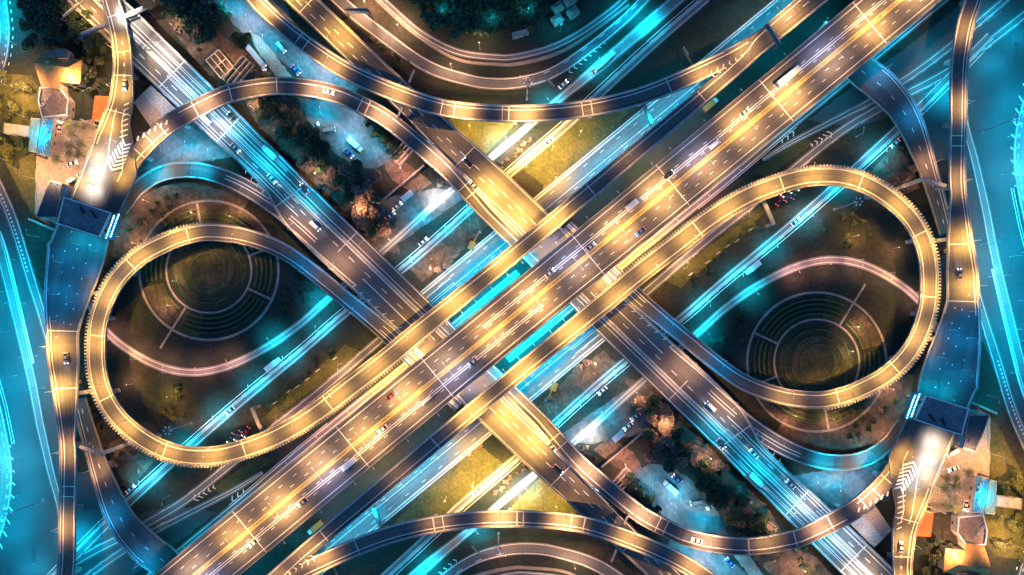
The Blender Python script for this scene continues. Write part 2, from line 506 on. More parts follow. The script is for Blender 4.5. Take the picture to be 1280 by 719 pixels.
# ================================================================== GARDENS INSIDE THE LOOPS
GC = (261, 338)
def gp(r, a, z=0):
    c = W(GC[0], GC[1], z); return Vector((c.x+r*S*math.cos(a), c.y+r*S*math.sin(a), z))
def ring(mb, r0, r1, z, a0=0, a1=2*math.pi, mat=0, step=R(4)):
    n = max(2, int((a1-a0)/step))
    for i in range(n):
        b0 = a0+(a1-a0)*i/n; b1 = a0+(a1-a0)*(i+1)/n
        mb.quad(gp(r0, b0, z), gp(r1, b0, z), gp(r1, b1, z), gp(r0, b1, z), mat)
def ring_block(mb, r0, r1, z0, z1, a0, a1, mat=0, step=R(4)):
    n = max(1, int((a1-a0)/step)); q = []
    for i in range(n+1):
        b = a0+(a1-a0)*i/n; k = len(mb.v)
        mb.v += [tuple(gp(r0, b, z0)), tuple(gp(r1, b, z0)), tuple(gp(r1, b, z1)), tuple(gp(r0, b, z1))]; q.append(k)
    for k0, k1 in zip(q, q[1:]):
        for e in range(4):
            f = (e+1) % 4; mb.face((k0+f, k0+e, k1+e, k1+f), mat)
    k = q[0]; mb.face((k, k+1, k+2, k+3), mat); k = q[-1]; mb.face((k+3, k+2, k+1, k), mat)
def gsheet(name, fn, mat, mir=True):
    mb = MB(); fn(mb); o = mb.place(name, M[mat]); o['kind'] = 'structure'
    if mir: mirror(o)
    return o
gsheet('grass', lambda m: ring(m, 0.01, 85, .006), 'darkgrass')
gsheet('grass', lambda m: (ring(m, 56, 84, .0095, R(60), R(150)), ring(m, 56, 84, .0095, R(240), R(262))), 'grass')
gsheet('soil', lambda m: (ring(m, 77, 85, .0112, R(30), R(165)), ring(m, 62, 84, .0105, R(195), R(236)), ring(m, 88, 112, .0088, R(60), R(170))), 'soil')
gsheet('path', lambda m: (ring(m, 52, 54.4, .05), ring(m, 85.5, 88.5, .05)), 'path')
def spokes(m):
    for a in (R(238), R(335), R(100), R(20)):
        c = W(GC[0], GC[1]); u = Vector((math.cos(a), math.sin(a), 0)); v = Vector((-u.y, u.x, 0))*.45
        r0, r1 = (54.6, 85.4) if a != R(238) else (54.6, 115)
        z = Vector((0, 0, .045)); p0 = c+u*(r0*S)+z; p1 = c+u*(r1*S)+z
        m.quad(p0-v, p1-v, p1+v, p0+v)
gsheet('path', spokes, 'path')
# low planted mound in the middle
def mound(m):
    n = 40; prof = [(46, .0), (38, .5), (30, 1.1), (24, 1.5), (22, 1.5), (14, 1.9), (6, 2.2), (0.3, 2.25)]
    for (r0, z0), (r1, z1) in zip(prof, prof[1:]):
        for i in range(n):
            a = 2*math.pi*i/n; b = 2*math.pi*(i+1)/n
            m.quad(gp(r0, a, z0), gp(r0, b, z0), gp(r1, b, z1), gp(r1, a, z1))
gsheet('terrain', mound, 'mound')
hedges = []
def hedge(r0, r1, a0, a1, h, mat='leaf_mid'):
    mb = MB(); rnd = random.Random(int(r0*100+a0*1000))
    n = max(2, int((a1-a0)*r0*S/.9))
    for i in range(n+1):
        a = a0+(a1-a0)*i/n
        for j in range(16):
            p = gp(rnd.uniform(r0, r1), a+rnd.uniform(-.01, .01), rnd.uniform(.1, h))
            leafquad(mb, p, rnd.uniform(.25, .5), rnd)
    ring_block(mb, r0+.3, r1-.3, .0, h*.8, a0, a1)
    o = mb.place('hedge', M[mat])
    return o
def leafquad(mb, p, s, rnd):
    a = Vector((rnd.gauss(0, 1), rnd.gauss(0, 1), rnd.gauss(0, .7))).normalized(); b = a.orthogonal().normalized()
    b = Matrix.Rotation(rnd.uniform(0, 6.3), 3, a) @ b
    u = a*s; v = b*(s*.6)
    mb.quad(p-u*.5-v*.5, p+u*.5-v*.5, p+u*.5+v*.5, p-u*.5+v*.5)
HL = []
for r in (59, 65, 71, 77):
    for a0, a1 in ((-20, 14), (26, 94), (106, 190), (196, 232), (244, 330)):
        if r == 77 and a0 in (26, 196): continue
        HL.append((r, a0, a1))
for k, (r, a0, a1) in enumerate(HL):
    o = hedge(r, r+2.4, R(a0), R(a1), .8)
    where = {-20: 'east', 26: 'north-east', 106: 'north-west', 196: 'south-west', 244: 'south'}[a0]
    nth = {59: 'innermost', 65: 'second', 71: 'third', 77: 'outermost'}[r]
    wl = {-20: 'right', 26: 'upper', 106: 'upper left', 196: 'lower left', 244: 'lower'}[a0]
    wr = {-20: 'left', 26: 'lower', 106: 'lower right', 196: 'upper right', 244: 'upper'}[a0]
    tag(o, 'low curved hedge, %s row on the %s side of the left round garden' % (nth, wl), 'hedge', 'curved hedges of the round gardens')
    mirror(o, 'low curved hedge, %s row on the %s side of the right round garden' % (nth, wr))

for r, z in ((21, 1.35), (31, .85), (40, .3)):
    o = hedge(r, r+2.0, 0, 2*math.pi, .6, 'leaf_dark'); o.location.z += z
    n1 = {21: 'innermost ring', 31: 'middle ring', 40: 'outer ring'}[r]
    tag(o, 'low round hedge, %s on the mound of the left garden' % n1, 'hedge', 'curved hedges of the round gardens'); mirror(o, 'low round hedge, %s on the mound of the right garden' % n1)

# ================================================================== GROUND ROADS
ED = dict(w=.32)
def two_edges(ins=1.6, **k):
    k.setdefault('w', .24)
    return [dict(at=('L', ins), **k), dict(at=('R', ins), **k)]
def apt(s, a): return (CX+.771*s+.637*a, CY-.637*s+.771*a)     # along / across the main expressway
def bpt(t, d): return (CX+.718*t+.696*(d-162.3), CY+.696*t-.718*(d-162.3))  # along / across the crossing expressways

def avenue_lines():
    L_ = [dict(at=('F', f), w=.3) for f in (.02, .98)]
    L_ += [dict(at=('F', f), w=.2, dash=(2, 7)) for f in (.14, .28, .72)]
    L_ += [dict(at=('F', f), w=.22) for f in (.39, .87, .90)]
    return L_
road('road', [(*apt(s, -64), 0, 33, 33) for s in (760, 500, 250, 0, -90, -120)], avenue_lines())
road('road', [(*apt(s, a), 0, h, h) for s, a, h in ((760, 43, 7), (500, 43, 7), (400, 43, 8), (330, 44, 9), (220, 43, 9), (160, 42, 8), (60, 42, 8), (-40, 42, 8))],
     [dict(at=('L', 1.5), w=.3), dict(at=('R', 1.5), w=.3), dict(at=('C', -2), w=.25, u0=.1, u1=.55), dict(at=('C', 1), w=.25, u0=.42, u1=.62)])
road('road', [(1310, -40, 0, 9, 9), (1180, 70, 0, 9, 9), (1100, 125, 0, 9, 9), (1060, 146, 0, 8, 8), (1020, 166, 0, 7, 7), (985, 184, 0, 6, 6), (955, 202, 0, 5, 5)], two_edges() + [dict(at=('C', 0), w=.25, dash=(2, 4), u1=.7)])
road('road', [(1310, 2, 0, 10, 10), (1200, 86, 0, 10, 10), (1120, 130, 0, 10, 10), (1061, 164, 0, 10, 10), (1013, 201, 0, 10, 10), (946, 257, 0, 10, 10), (900, 293, 0, 10, 10), (857, 329, 0, 10, 10), (800, 378, 0, 10, 10), (720, 444, 0, 10, 10)],
     two_edges() + [dict(at=('C', 0), w=.3, dash=(3, 12))])
RA, _ = road('road', [(112, 372, 0, 9, 9), (136, 411, 0, 9, 9), (168, 437, 0, 9, 9), (205, 455, 0, 9.5, 9.5), (243, 461, 0, 9.5, 9.5), (284, 453, 0, 9.5, 9.5), (330, 431, 0, 9, 9), (372, 402, 0, 9, 9), (404, 374, 0, 8, 8), (474, 313, 0, 8, 8), (536, 257, 0, 8, 8), (570, 228, 0, 8, 8), (614, 192, 0, 8, 8), (660, 153, 0, 8, 8), (695, 122, 0, 9, 9), (735, 87, 0, 12, 12), (800, 30, 0, 15, 15), (850, -14, 0, 15, 15)],
     two_edges(1.8) + [dict(at=('C', 0), w=.25, dash=(3, 5), u0=.62)], mat='concrete_road')
road('road', [(40, 742, 0, 11, 11), (156, 625, 0, 11, 11), (282, 512, 0, 10, 10), (374, 436, 0, 9, 9), (427, 390, 0, 9, 9), (497, 336, 0, 9, 9), (545, 295, 0, 9, 9), (587, 257, 0, 9, 9), (640, 209, 0, 9, 9), (705, 153, 0, 10, 10), (735, 124, 0, 10, 10), (820, 46, 0, 10, 10), (880, -6, 0, 10, 10)],
     two_edges(1.2) + [dict(at=('C', o), w=.25) for o in (-3, 3)] + [dict(at=('C', 0), w=.22, dash=(2, 3))])
road('road', [(462, -20, 0, 7.5, 7.5), (486, 2, 0, 7.5, 7.5), (526, 37, 0, 7.5, 7.5), (572, 61, 0, 7.5, 7.5), (620, 68, 0, 7.5, 7.5), (645, 67, 0, 7.5, 7.5), (685, 57, 0, 7.5, 7.5), (720, 40, 0, 7.5, 7.5), (760, 12, 0, 7.5, 7.5), (785, -10, 0, 7.5, 7.5)], two_edges(1.2))
road('road', [(410, -24, 0, 15, 15), (437, 2, 0, 15, 15), (468, 27, 0, 15, 15), (533, 74, 0, 15, 15), (585, 93, 0, 14, 14), (622, 98, 0, 14, 14), (655, 95, 0, 14, 14), (690, 84, 0, 13, 13), (730, 58, 0, 12, 12), (775, 22, 0, 11, 11), (805, -8, 0, 11, 11)],
     [dict(at=('L', .8), w=.35), dict(at=('R', 1.2), w=.3), dict(at=('C', -3), w=.25, dash=(3, 6), u0=.6)])
road('path', [(462, -12, 0, 2.5, 2.5), (481, 8, 0, 2.5, 2.5), (524, 45, 0, 2.5, 2.5), (572, 73, 0, 2.5, 2.5), (620, 79, 0, 3, 3), (645, 78.5, 0, 3.5, 3.5), (688, 68, 0, 4, 4), (724, 50, 0, 3, 3), (786, 5, 0, 2, 2)], None, kerb=True, mat='path')
def ground_marks(fn, mir=True):
    mb = MB(); fn(mb); o = mb.place('lane_marking', [M['paint']]); o['kind'] = 'structure'
    if mir: mirror(o)
ground_marks(lambda mb: (chevrons(mb, (974, 179), (995, 163), 3, 2, 4.5, .1, 1, .5), chevrons(mb, (1012, 183), (1042, 165), 5, 2, 5, .1, 1, .5), chevrons(mb, (708, 93), (758, 52), 8, 3.5, 1.5, .1, -1, .35)))
# the edge roads
road('road', [(4, -30, 0, 13, 13), (8, 0, 0, 13, 13), (12, 45, 0, 13, 13), (4, 88, 0, 13, 13), (-22, 130, 0, 13, 13)], two_edges(1.2) + [dict(at=('C', o), w=.4, dash=(1.2, 2.4)) for o in (-4, 4)])
road('road', [(-30, 165, 0, 12, 12), (0, 224, 0, 12, 12), (22, 275, 0, 12, 12), (43, 345, 0, 11, 11), (58, 395, 0, 10, 10), (72, 450, 0, 9, 9), (84, 520, 0, 8, 8)], two_edges(1.2) + [dict(at=('C', 0), w=.3, dash=(3, 5)), dict(at=('R', 4.5), w=.7, dash=(.9, .9), u0=.12, u1=.5)])
road('road', [(-30, 215, 0, 11, 11), (0, 295, 0, 11, 11), (14, 345, 0, 11, 11), (42, 464, 0, 10, 10), (55, 530, 0, 10, 10), (68, 590, 0, 9, 9), (80, 640, 0, 8, 8), (84, 700, 0, 7, 7)], two_edges(1.0) + [dict(at=('C', 2), w=.8, u0=.16, u1=.5)], mat='concrete_road')
def edge_chev(mb, P):
    z = P.p[0].z+.0022
    for i in range(9):
        l = (.50+.035*i)*P.len; p, nr, d, wl, wr = P.at(l)
        c = p+nr*(wl*.42); c.z = z; w_ = (.7+.35*i*.6)
        for sg in (1, -1):
            q = c+nr*(sg*w_)+d*(w_*.8); e = d*.7
            (mb.quad(c, q, q+e, c+e) if sg > 0 else mb.quad(c, c+e, q+e, q)) if False else mb.quad(*( (c, c+e, q+e, q) if sg > 0 else (c, q, q+e, c+e)))
road('road', [(-30, 340, 0, 24, 24), (-13, 450, 0, 24, 24), (4, 520, 0, 24, 24), (15, 590, 0, 24, 24), (7, 652, 0, 24, 24), (-18, 715, 0, 24, 24), (-50, 760, 0, 24, 24)],
     [dict(at=('L', 1.5), w=.35), dict(at=('L', 6), w=.3, dash=(2, 2.5)), dict(at=('C', 4), w=.3, u0=.3, u1=.5), dict(at=('C', 7), w=.3, u0=.3, u1=.5)], chev=edge_chev, mat='concrete_road')

# ================================================================== FLYOVERS
EB = []          # (root, mirrored label)
# --- main expressway, symmetric about the middle
def med(l):      # median shifts to make room for the merging lanes
    t = (l/Amain_len-.5)*2
    return -3.4*S*max(-1, min(1, t*2.2))
Apts = []
for s in (-760, -500, -250, -60, 60, 250, 500, 760):
    x, y = apt(s, 0); f = max(-1, min(1, s/400))
    Apts.append((x, y, 15, 31+(4 if f < 0 else 0)*abs(f), 31+(4 if f > 0 else 0)*abs(f)))
Amain_len = 1520*S*(H-15)/H
def A_lines():
    o = lambda k: ('C', lambda l: med(l)+k*S)
    LN = [dict(at=('L', 5.6), w=.34), dict(at=('R', 5.6), w=.34)]
    for k, ph in ((8.3, 0), (16.6, 3.5), (-8.3, 1.5), (-16.6, 5)):
        LN.append(dict(at=o(k), w=.2, dash=(1.9, 5.4), ph=ph))
    for k in (-2.0, 2.0): LN.append(dict(at=o(k), w=.34, m=1))
    for k in (13.6, 10.9): LN.append(dict(at=o(k), w=.3, u0=.475, u1=.99))  # solid pairs, here and below: car light trails put into white paint
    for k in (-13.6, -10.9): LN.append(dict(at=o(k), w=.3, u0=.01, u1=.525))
    return LN
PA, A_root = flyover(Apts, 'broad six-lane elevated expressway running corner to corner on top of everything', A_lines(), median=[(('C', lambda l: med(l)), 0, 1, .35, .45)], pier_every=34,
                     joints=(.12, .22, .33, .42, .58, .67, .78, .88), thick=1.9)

# --- crossing expressway (its twin is the mirrored one)
Bp = []
for t, l, r in ((-760, 58, 108), (-600, 58, 108), (-470, 59, 106.5), (-380, 62, 104.3), (-330, 60, 103.8), (-285, 47, 103.5), (-214, 46, 103.4), (-100, 49, 103), (-50, 48, 102), (10, 42, 100), (60, 40, 88), (128, 40, 85), (239, 44, 78), (330, 46, 77), (447, 46.5, 77), (560, 46.5, 77), (760, 46, 77)):
    x, y = bpt(t, (l+r)/2); Bp.append((x, y, 7, (r-l)/2, (r-l)/2))
def dfix(path_pts, d):   # lateral place of a constant d along the path
    return None
def Bd(d):
    # offset from centre line for a fixed d, from the centre profile
    ts = [p for p in ((-760, 58, 108), (-600, 58, 108), (-470, 59, 106.5), (-380, 62, 104.3), (-330, 60, 103.8), (-285, 47, 103.5), (-214, 46, 103.4), (-100, 49, 103), (-50, 48, 102), (10, 42, 100), (60, 40, 88), (128, 40, 85), (239, 44, 78), (330, 46, 77), (447, 46.5, 77), (560, 46.5, 77), (760, 46, 77))]
    def f(l):
        t = -760+l/(S*(H-7)/H)
        for a, b in zip(ts, ts[1:]):
            if t <= b[0] or b is ts[-1]:
                u = max(0, min(1, (t-a[0])/(b[0]-a[0]))); c = (a[1]+a[2])/2*(1-u)+(b[1]+b[2])/2*u
                return (d-c)*S
    return ('C', f)
uB = lambda t: (t+760)/1520
B_lines = [dict(at=('R', 2.2), w=.3), dict(at=('L', 2.2), w=.34), dict(at=Bd(81.6), w=.5, u1=uB(5)), dict(at=Bd(85.6), w=.5, u1=uB(5)), dict(at=Bd(90.2), w=.3, u1=uB(5)),
           dict(at=Bd(65.5), w=.34, u1=uB(-60)), dict(at=Bd(73), w=.3, dash=(3, 6.2), u1=uB(-5)), dict(at=Bd(69.5), w=.22, u0=uB(-480), u1=uB(-290)), dict(at=Bd(77), w=.3, u0=uB(-520), u1=uB(-290)), dict(at=Bd(79), w=.22, u0=uB(-520), u1=uB(-250)),
           dict(at=Bd(95), w=.22, u0=uB(-640), u1=uB(-330)), dict(at=Bd(97.5), w=.22, u0=uB(-560), u1=uB(-300)), dict(at=Bd(60.3), w=.3, dash=(3, 5), u0=uB(60)), dict(at=Bd(67), w=.3, dash=(3, 5), ph=3, u0=uB(60)),
           dict(at=Bd(76.8), w=.3, u0=uB(60), u1=uB(250)), dict(at=Bd(81), w=.3, u0=uB(60), u1=uB(200)), dict(at=Bd(78.8), w=.22, u0=uB(120), u1=uB(230))]  # these short solid lines paint in the light trails of cars
def gore_B(P, root):
    mb = MB()
    a = bpt(-60, 53); b = bpt(-175, 50)
    chevrons(mb, a, b, 9, 4.2, 1.6, 7.016, 1, .45)
    a = bpt(-318, 56); b = bpt(-372, 61)
    chevrons(mb, b, a, 5, 2.6, 2.0, 7.016, -1, .4)
    mb.build('lane_marking', M['paint'], root)
PB, B_root = flyover(Bp, 'straight dual-carriageway flyover from the top left corner passing under the main expressway', B_lines, parapet=((0, uB(-320)), (0, 1)), extra=gore_B, joints=(.16, .225, .30, .36, .62, .70, .8),
                     median=[(Bd(83.6), 0, uB(0), .5, .7)])
EB.append((B_root, 'straight dual-carriageway flyover leaving by the bottom right corner under the main expressway'))

# --- strip alongside the main expressway that becomes the left loop
Lp = []
for s, a, b in ((760, -81, -53), (620, -81, -53), (470, -79, -54), (440, -74, -54), (400, -70.5, -52.5), (300, -70, -51), (100, -69, -49), (0, -69.5, -48.5), (-100, -72, -48)):
    x, y = apt(s, (a+b)/2); Lp.append((x, y, 15, (b-a)/2, (b-a)/2))
for x, y, z, h in ((482, 449, 15, 12), (435, 485, 15, 12), (392, 517.6, 15, 11.5), (352, 541.6, 14.8, 11.5), (325, 553.5, 14.6, 11.3), (290, 565, 14.4, 11.2), (262, 569.6, 14, 11.2), (230, 568.5, 14, 11.2), (201, 560, 14, 11.2), (172, 543, 13.8, 11.2), (146, 519, 13.5, 11.2), (130, 492, 13, 11.2), (122.5, 464, 12.6, 11.2), (121, 432, 12.2, 11), (124, 402, 12, 11), (134, 372, 11.6, 11), (150.5, 345, 11.2, 11), (178, 320, 10.8, 11), (213, 302, 10.4, 10.7), (235, 294.5, 10, 10.6), (260, 290.5, 9.7, 10.5), (298, 294, 9.3, 10.3), (335, 305, 8.9, 10), (364, 320, 8.5, 9.5), (395, 343, 8, 9.5), (424, 367, 7.6, 9.5), (455, 392, 7.25, 10), (487, 419, 7.05, 11), (506, 439, 7.03, 10.5), (530, 463, 7.03, 10.5), (575, 507, 7.03, 9)):
    Lp.append((x, y, z, h, h))
L_lines = [dict(at=('L', 2.0), w=.32), dict(at=('R', 5.0), w=.32), dict(at=('F', .52), w=.3, dash=(3, 6), u0=.0, u1=.14),
           dict(at=('F', .35), w=.3, u0=.93), dict(at=('F', .62), w=.3, u0=.93), dict(at=('F', .8), w=.3, u0=.95)]
PL, L_root = flyover(Lp, 'golden elevated slip road running beside the expressway and curling into the left loop', L_lines, posts=[('L', .43, .80)], joints=(.1, .2, .29, .5, .56, .61, .66, .7, .75, .79),
                     parapet=(((0, .925),), ((0, .153), (.205, 1))))
EB.append((L_root, 'golden elevated slip road running beside the expressway and curling into the right loop'))

# --- arch over the top of the picture (bottom arch is its twin)
R1p = [(270, -60, 13, 9, 9), (318, -2, 13.5, 9, 9), (358, 36, 14.2, 9.5, 9.5), (402, 69.5, 15, 10.3, 10.3), (443, 94, 15, 10.5, 10.5), (500, 118, 15, 10.5, 10.5), (556, 135.5, 15, 10.2, 10.2), (620, 141.8, 15, 10.2, 10.2), (686, 141.2, 15, 10.2, 10.2), (750, 133, 15, 10.2, 10.2), (812, 116.5, 15, 10.5, 10.5), (881, 87, 14.97, 10.5, 10.5), (930, 61.5, 14.97, 10, 10), (975, 28, 14.97, 7, 7)]
def gore_R1(P, root):
    mb = MB(); chevrons(mb, (884, 97), (930, 68), 6, 4.5, 1.4, 15.03, -1, .5); mb.build('lane_marking', M['paint'], root)
PR1, R1_root = flyover(R1p, 'curved elevated ramp arching across the top of the junction below the grove', [dict(at=('R', 1.8), w=.32), dict(at=('L', 5.5), w=.34), dict(at=('L', 1.6), w=.3, u0=.0, u1=.9)],
                       parapet=((0, .93), (0, .865)), joints=(.19, .205, .44, .46, .535, .545, .66, .675, .8), extra=gore_R1)
EB.append((R1_root, 'curved elevated ramp arching across the bottom of the junction'))

# --- upper left arch from the toll station to the crossing expressway
R2p = [(150, 225, 12.97, 11, 11), (168, 198, 12.97, 11, 11), (188, 176, 12.97, 11, 11), (210, 156.5, 13, 11.5, 11.5), (232, 143.5, 13.2, 11.5, 11.5), (268, 125, 13.4, 11, 11), (292, 116, 13.4, 11, 11), (342, 108, 13.2, 10.5, 10.5), (385, 110.5, 13, 10.5, 10.5), (420, 118, 12.6, 10.5, 10.5), (447, 129.5, 12.2, 10.5, 10.5), (486, 151, 11.4, 10.5, 10.5), (546, 201, 9.4, 10.3, 10.3), (571, 226, 8.4, 9.6, 9.6), (600, 259, 7.4, 8.6, 8.6), (*bpt(-103, 231), 7.04, 8, 8), (*bpt(-40, 231), 7.04, 8, 8), (*bpt(20, 231), 7.04, 8, 8)]
PR2, R2_root = flyover(R2p, 'curved elevated ramp arching from the left toll station over the top left flyover', [dict(at=('R', 1.8), w=.32, u0=.08), dict(at=('L', 5.5), w=.34, u0=.16), dict(at=('R', 7.5), w=.3, u0=.0, u1=.13)],
                       parapet=((.13, .85), (.05, 1)), joints=(.06, .09, .12, .19, .26, .345, .5, .515, .74, .76))
EB.append((R2_root, 'curved elevated ramp arching from the right toll station over the bottom right flyover'))

# --- left edge ramp with the toll plaza
R3p = [(130, -30, 13, 11, 11), (137, -4, 13, 11, 11), (149.5, 40, 13, 11, 11.5), (154, 80, 13, 11.5, 11.5), (152, 124, 13, 14.5, 14.5), (146, 150, 13, 16, 17), (138, 174, 13, 30, 19), (127, 202, 13, 47, 18), (115, 232, 13, 45, 18), (104, 262, 13, 42, 19), (97, 288, 13, 40, 26), (95, 312, 13, 37, 35), (86, 345, 13, 35, 28), (79, 380, 13, 29, 22), (77, 415, 12.8, 21, 18), (77.5, 450, 12.5, 21, 17), (80, 494, 12.2, 17.5, 12.5), (84, 548, 12, 10.5, 9.3), (85.5, 575, 12, 10.3, 9.7), (84.5, 640, 12, 10, 10), (83.5, 700, 12, 10.5, 10), (80, 735, 12, 10.5, 10.5), (74, 765, 12, 10.5, 10.5), (62, 800, 12, 10.5, 10.5)]
def gore_R3(P, root):
    mb = MB()
    chevrons(mb, (158, 178), (139, 214), 7, 5.5, 11, 13.02, 1, .9)
    for i in range(7):      # hatching beside both kerbs of the gore
        x = 161-.2*i; y = 128+6.6*i
        a = W(x-6-i*.7, y+3, 13.02); b = W(x, y, 13.02); e = Vector((0, -.5, 0)); mb.quad(a+e, b+e, b, a)
        x = 172+7.2*i; y = 171-4.0*i
        a = W(x, y-1.0, 13.05); b = W(x-1.5, y+5, 13.05); e = Vector((.7, 0, 0)); mb.quad(a, b, b+e, a+e)
    mb.build('lane_marking', M['paint'], root)
PR3, R3_root = flyover(R3p, 'elevated road down the left edge widening into a toll plaza then narrowing again', [dict(at=('R', 1.6), w=.36, m=0), dict(at=('L', 1.8), w=.34, u1=.16), dict(at=('R', 5.4), w=.36, u1=.26), dict(at=('L', 2.5), w=.34, u0=.52), dict(at=('R', 5), w=.36, u0=.52), dict(at=('F', .45), w=.5, dash=(1.2, 3.2), u0=.1, u1=.16),
                        dict(at=('F', .62), w=.3, u0=.2, u1=.3), dict(at=('F', .3), w=.3, u0=.2, u1=.3), dict(at=('F', .3), w=.5, dash=(.6, 6), u0=.36, u1=.55), dict(at=('F', .5), w=.5, dash=(.6, 7), u0=.36, u1=.55), dict(at=('F', .7), w=.5, dash=(.6, 8), u0=.36, u1=.55)],
                       parapet=(((0, .19), (.255, 1)), (0, 1)), joints=(.06, .115, .15, .205, .54, .625, .77, .785), extra=gore_R3)
EB.append((R3_root, 'elevated road down the right edge widening into a toll plaza then narrowing again'))

# --- ring ramp hugging the left garden
RRp = [(152, 262, .2, 9, 9), (172, 236, .8, 9, 9), (200, 218, 2.0, 10, 10), (231, 212.5, 3.3, 10, 10), (262, 216, 4.6, 10, 10), (300, 230.5, 6, 10.3, 10.3), (340, 255, 6.9, 10.5, 10.5), (372, 281, 7.03, 10.5, 10.5), (410, 316, 7.03, 9.5, 9.5), (450, 352, 7.03, 8, 8)]
PRR, RR_root = flyover(RRp, 'curved slip road rounding the left garden on its upper side and joining the flyover', [dict(at=('R', 1.6), w=.32), dict(at=('L', 1.6), w=.3, u1=.62), dict(at=('C', 3), w=.32, u0=.42, u1=.8), dict(at=('C', -1), w=.32, u0=.42, u1=.8)], parapet=((0, .55), (0, 1)), joints=())  # the two part-length centre lines paint in traffic light trails
EB.append((RR_root, 'curved slip road rounding the right garden on its lower side and joining the flyover'))

# --- dark ramp at the upper right
R4p = [(1020, 42, 8, 19, 19), (1060, 73, 8, 19, 19), (1080, 91, 8, 20, 20), (1102, 108, 7.6, 20.5, 20.5), (1125, 133, 6.8, 18, 18), (1140, 160, 5.8, 16, 16), (1151, 188, 4.6, 13.5, 13.5), (1163, 223, 3, 11, 11), (1173, 255, 1.6, 10, 10), (1183, 292, .4, 9, 9)]
PR4, R4_root = flyover(R4p, 'dark curved ramp dropping from under the expressway towards the right edge road', [dict(at=('L', 4.5), w=.32, u0=.3), dict(at=('L', 1.5), w=.3), dict(at=('R', 1.5), w=.3), dict(at=('C', 0), w=.3, dash=(2, 6))], joints=())
EB.append((R4_root, 'dark curved ramp dropping from under the expressway towards the left edge road'))
add_piers()

# ================================================================== LAMPS
LDATA = {}
LMUL = {COOL: .5, GOLD: 1.08, WARM: 1.0, AMBER: .8, WHITE: .65, ICE: .22, (1, .46, .32): 1.0, (.35, .5, 1.0): .32}
def light_data(power, color, ang=150, blend=1.0, size=.25):
    k = (round(power), color, ang)
    if k not in LDATA:
        d = bpy.data.lights.new('lamp_light', 'SPOT'); d.energy = power*LMUL.get(color, .6); d.color = color
        d.spot_size = R(ang); d.spot_blend = blend; d.shadow_soft_size = size
        LDATA[k] = d
    return LDATA[k]
LT = {}
def lamp_template(kind, h, arm, lens):
    k = (kind, h, arm, lens)
    if k in LT: return copy_tree(LT[k])
    root = empty(kind, (0, 0, 0)); LT[k] = root
    if kind == 'wall_lamp':                      # bracket on the outer face of a bridge wall, head hanging out over the road below
        p = MB(); p.box((.06, 0, .25), (.12, .5, .7)); p.build('wall_bracket', M['pole'], root)
        a = MB(); a.tube((.1, 0, .4), (arm-.3, 0, .5), .06, .05, 6); a.build('arm', M['pole'], root)
        hd = MB(); hd.prism([(arm-.4, -.16), (arm+.35, -.2), (arm+.45, 0), (arm+.35, .2), (arm-.4, .16)], .42, .58)
        ho = hd.build('lamp_head', M['pole'], root)
        le = MB(); le.prism([(arm-.25, -.12), (arm+.3, -.12), (arm+.3, .12), (arm-.25, .12)], .34, .419); le.build('lens', M[lens], ho)
    elif kind == 'garden_lamp':                  # short post with a lantern
        p = MB(); p.tube((0, 0, 0), (0, 0, h-.5), .07, .05, 8); p.tube((0, 0, 0), (0, 0, .25), .16, .12, 8); p.build('pole', M['pole'], root)
        hd = MB(); hd.tube((0, 0, h-.12), (0, 0, h+.12), .3, .06, 10); hd.tube((0, 0, h-.62), (0, 0, h-.5), .08, .16, 10); ho = hd.build('lantern_cap', M['pole'], root)
        le = MB(); le.tube((0, 0, h-.49), (0, 0, h-.13), .15, .2, 10); le.build('lens', M[lens], ho)
    else:
        p = MB(); p.tube((0, 0, 0), (0, 0, h-.6), .11, .07, 8); p.box((0, 0, .15), (.4, .4, .3)); p.build('pole', M['pole'], root)
        for sg in ((1, -1) if kind == 'twin_street_lamp' else (1,)):
            a = MB(); a.tube((0, 0, h-.62), (sg*arm*.45, 0, h-.1), .06, .05, 6); a.tube((sg*arm*.45, 0, h-.1), (sg*(arm-.4), 0, h), .05, .04, 6)
            a.build('arm', M['pole'], root)
            hd = MB(); x = sg*arm
            P = [(x-.5, -.12), (x+.35, -.2), (x+.5, 0), (x+.35, .2), (x-.5, .12)] if sg > 0 else [(x+.5, .12), (x-.35, .2), (x-.5, 0), (x-.35, -.2), (x+.5, -.12)]
            hd.prism(P, h-.06, h+.08)
            ho = hd.build('lamp_head', M['pole'], root)
            le = MB(); le.prism([(x-.3, -.1), (x+.3, -.1), (x+.3, .1), (x-.3, .1)], h-.12, h-.061); le.build('lens', M[lens], ho)
    return root
NL = [0]
def deck_above(b, head, h):
    for P, fly in ALLROADS:
        if not fly: continue
        for sg in (1, -1):
            for v in (b, head):
                for i in range(0, len(P.p), 2):
                    q = P.p[i]
                    if not (b.z+1.5 < q.z < b.z+h+1.8): continue
                    dx, dy = sg*v.x-q.x, sg*v.y-q.y
                    al = dx*P.d[i].x+dy*P.d[i].y; ac = dx*P.nrm[i].x+dy*P.nrm[i].y
                    if abs(al) < 3.2 and -P.wr[i]-.6 < ac < P.wl[i]+.6: return True
    return False
def to_px(v): return (CX+v[0]/S*H/(H-v[2]), CY-v[1]/S*H/(H-v[2]))
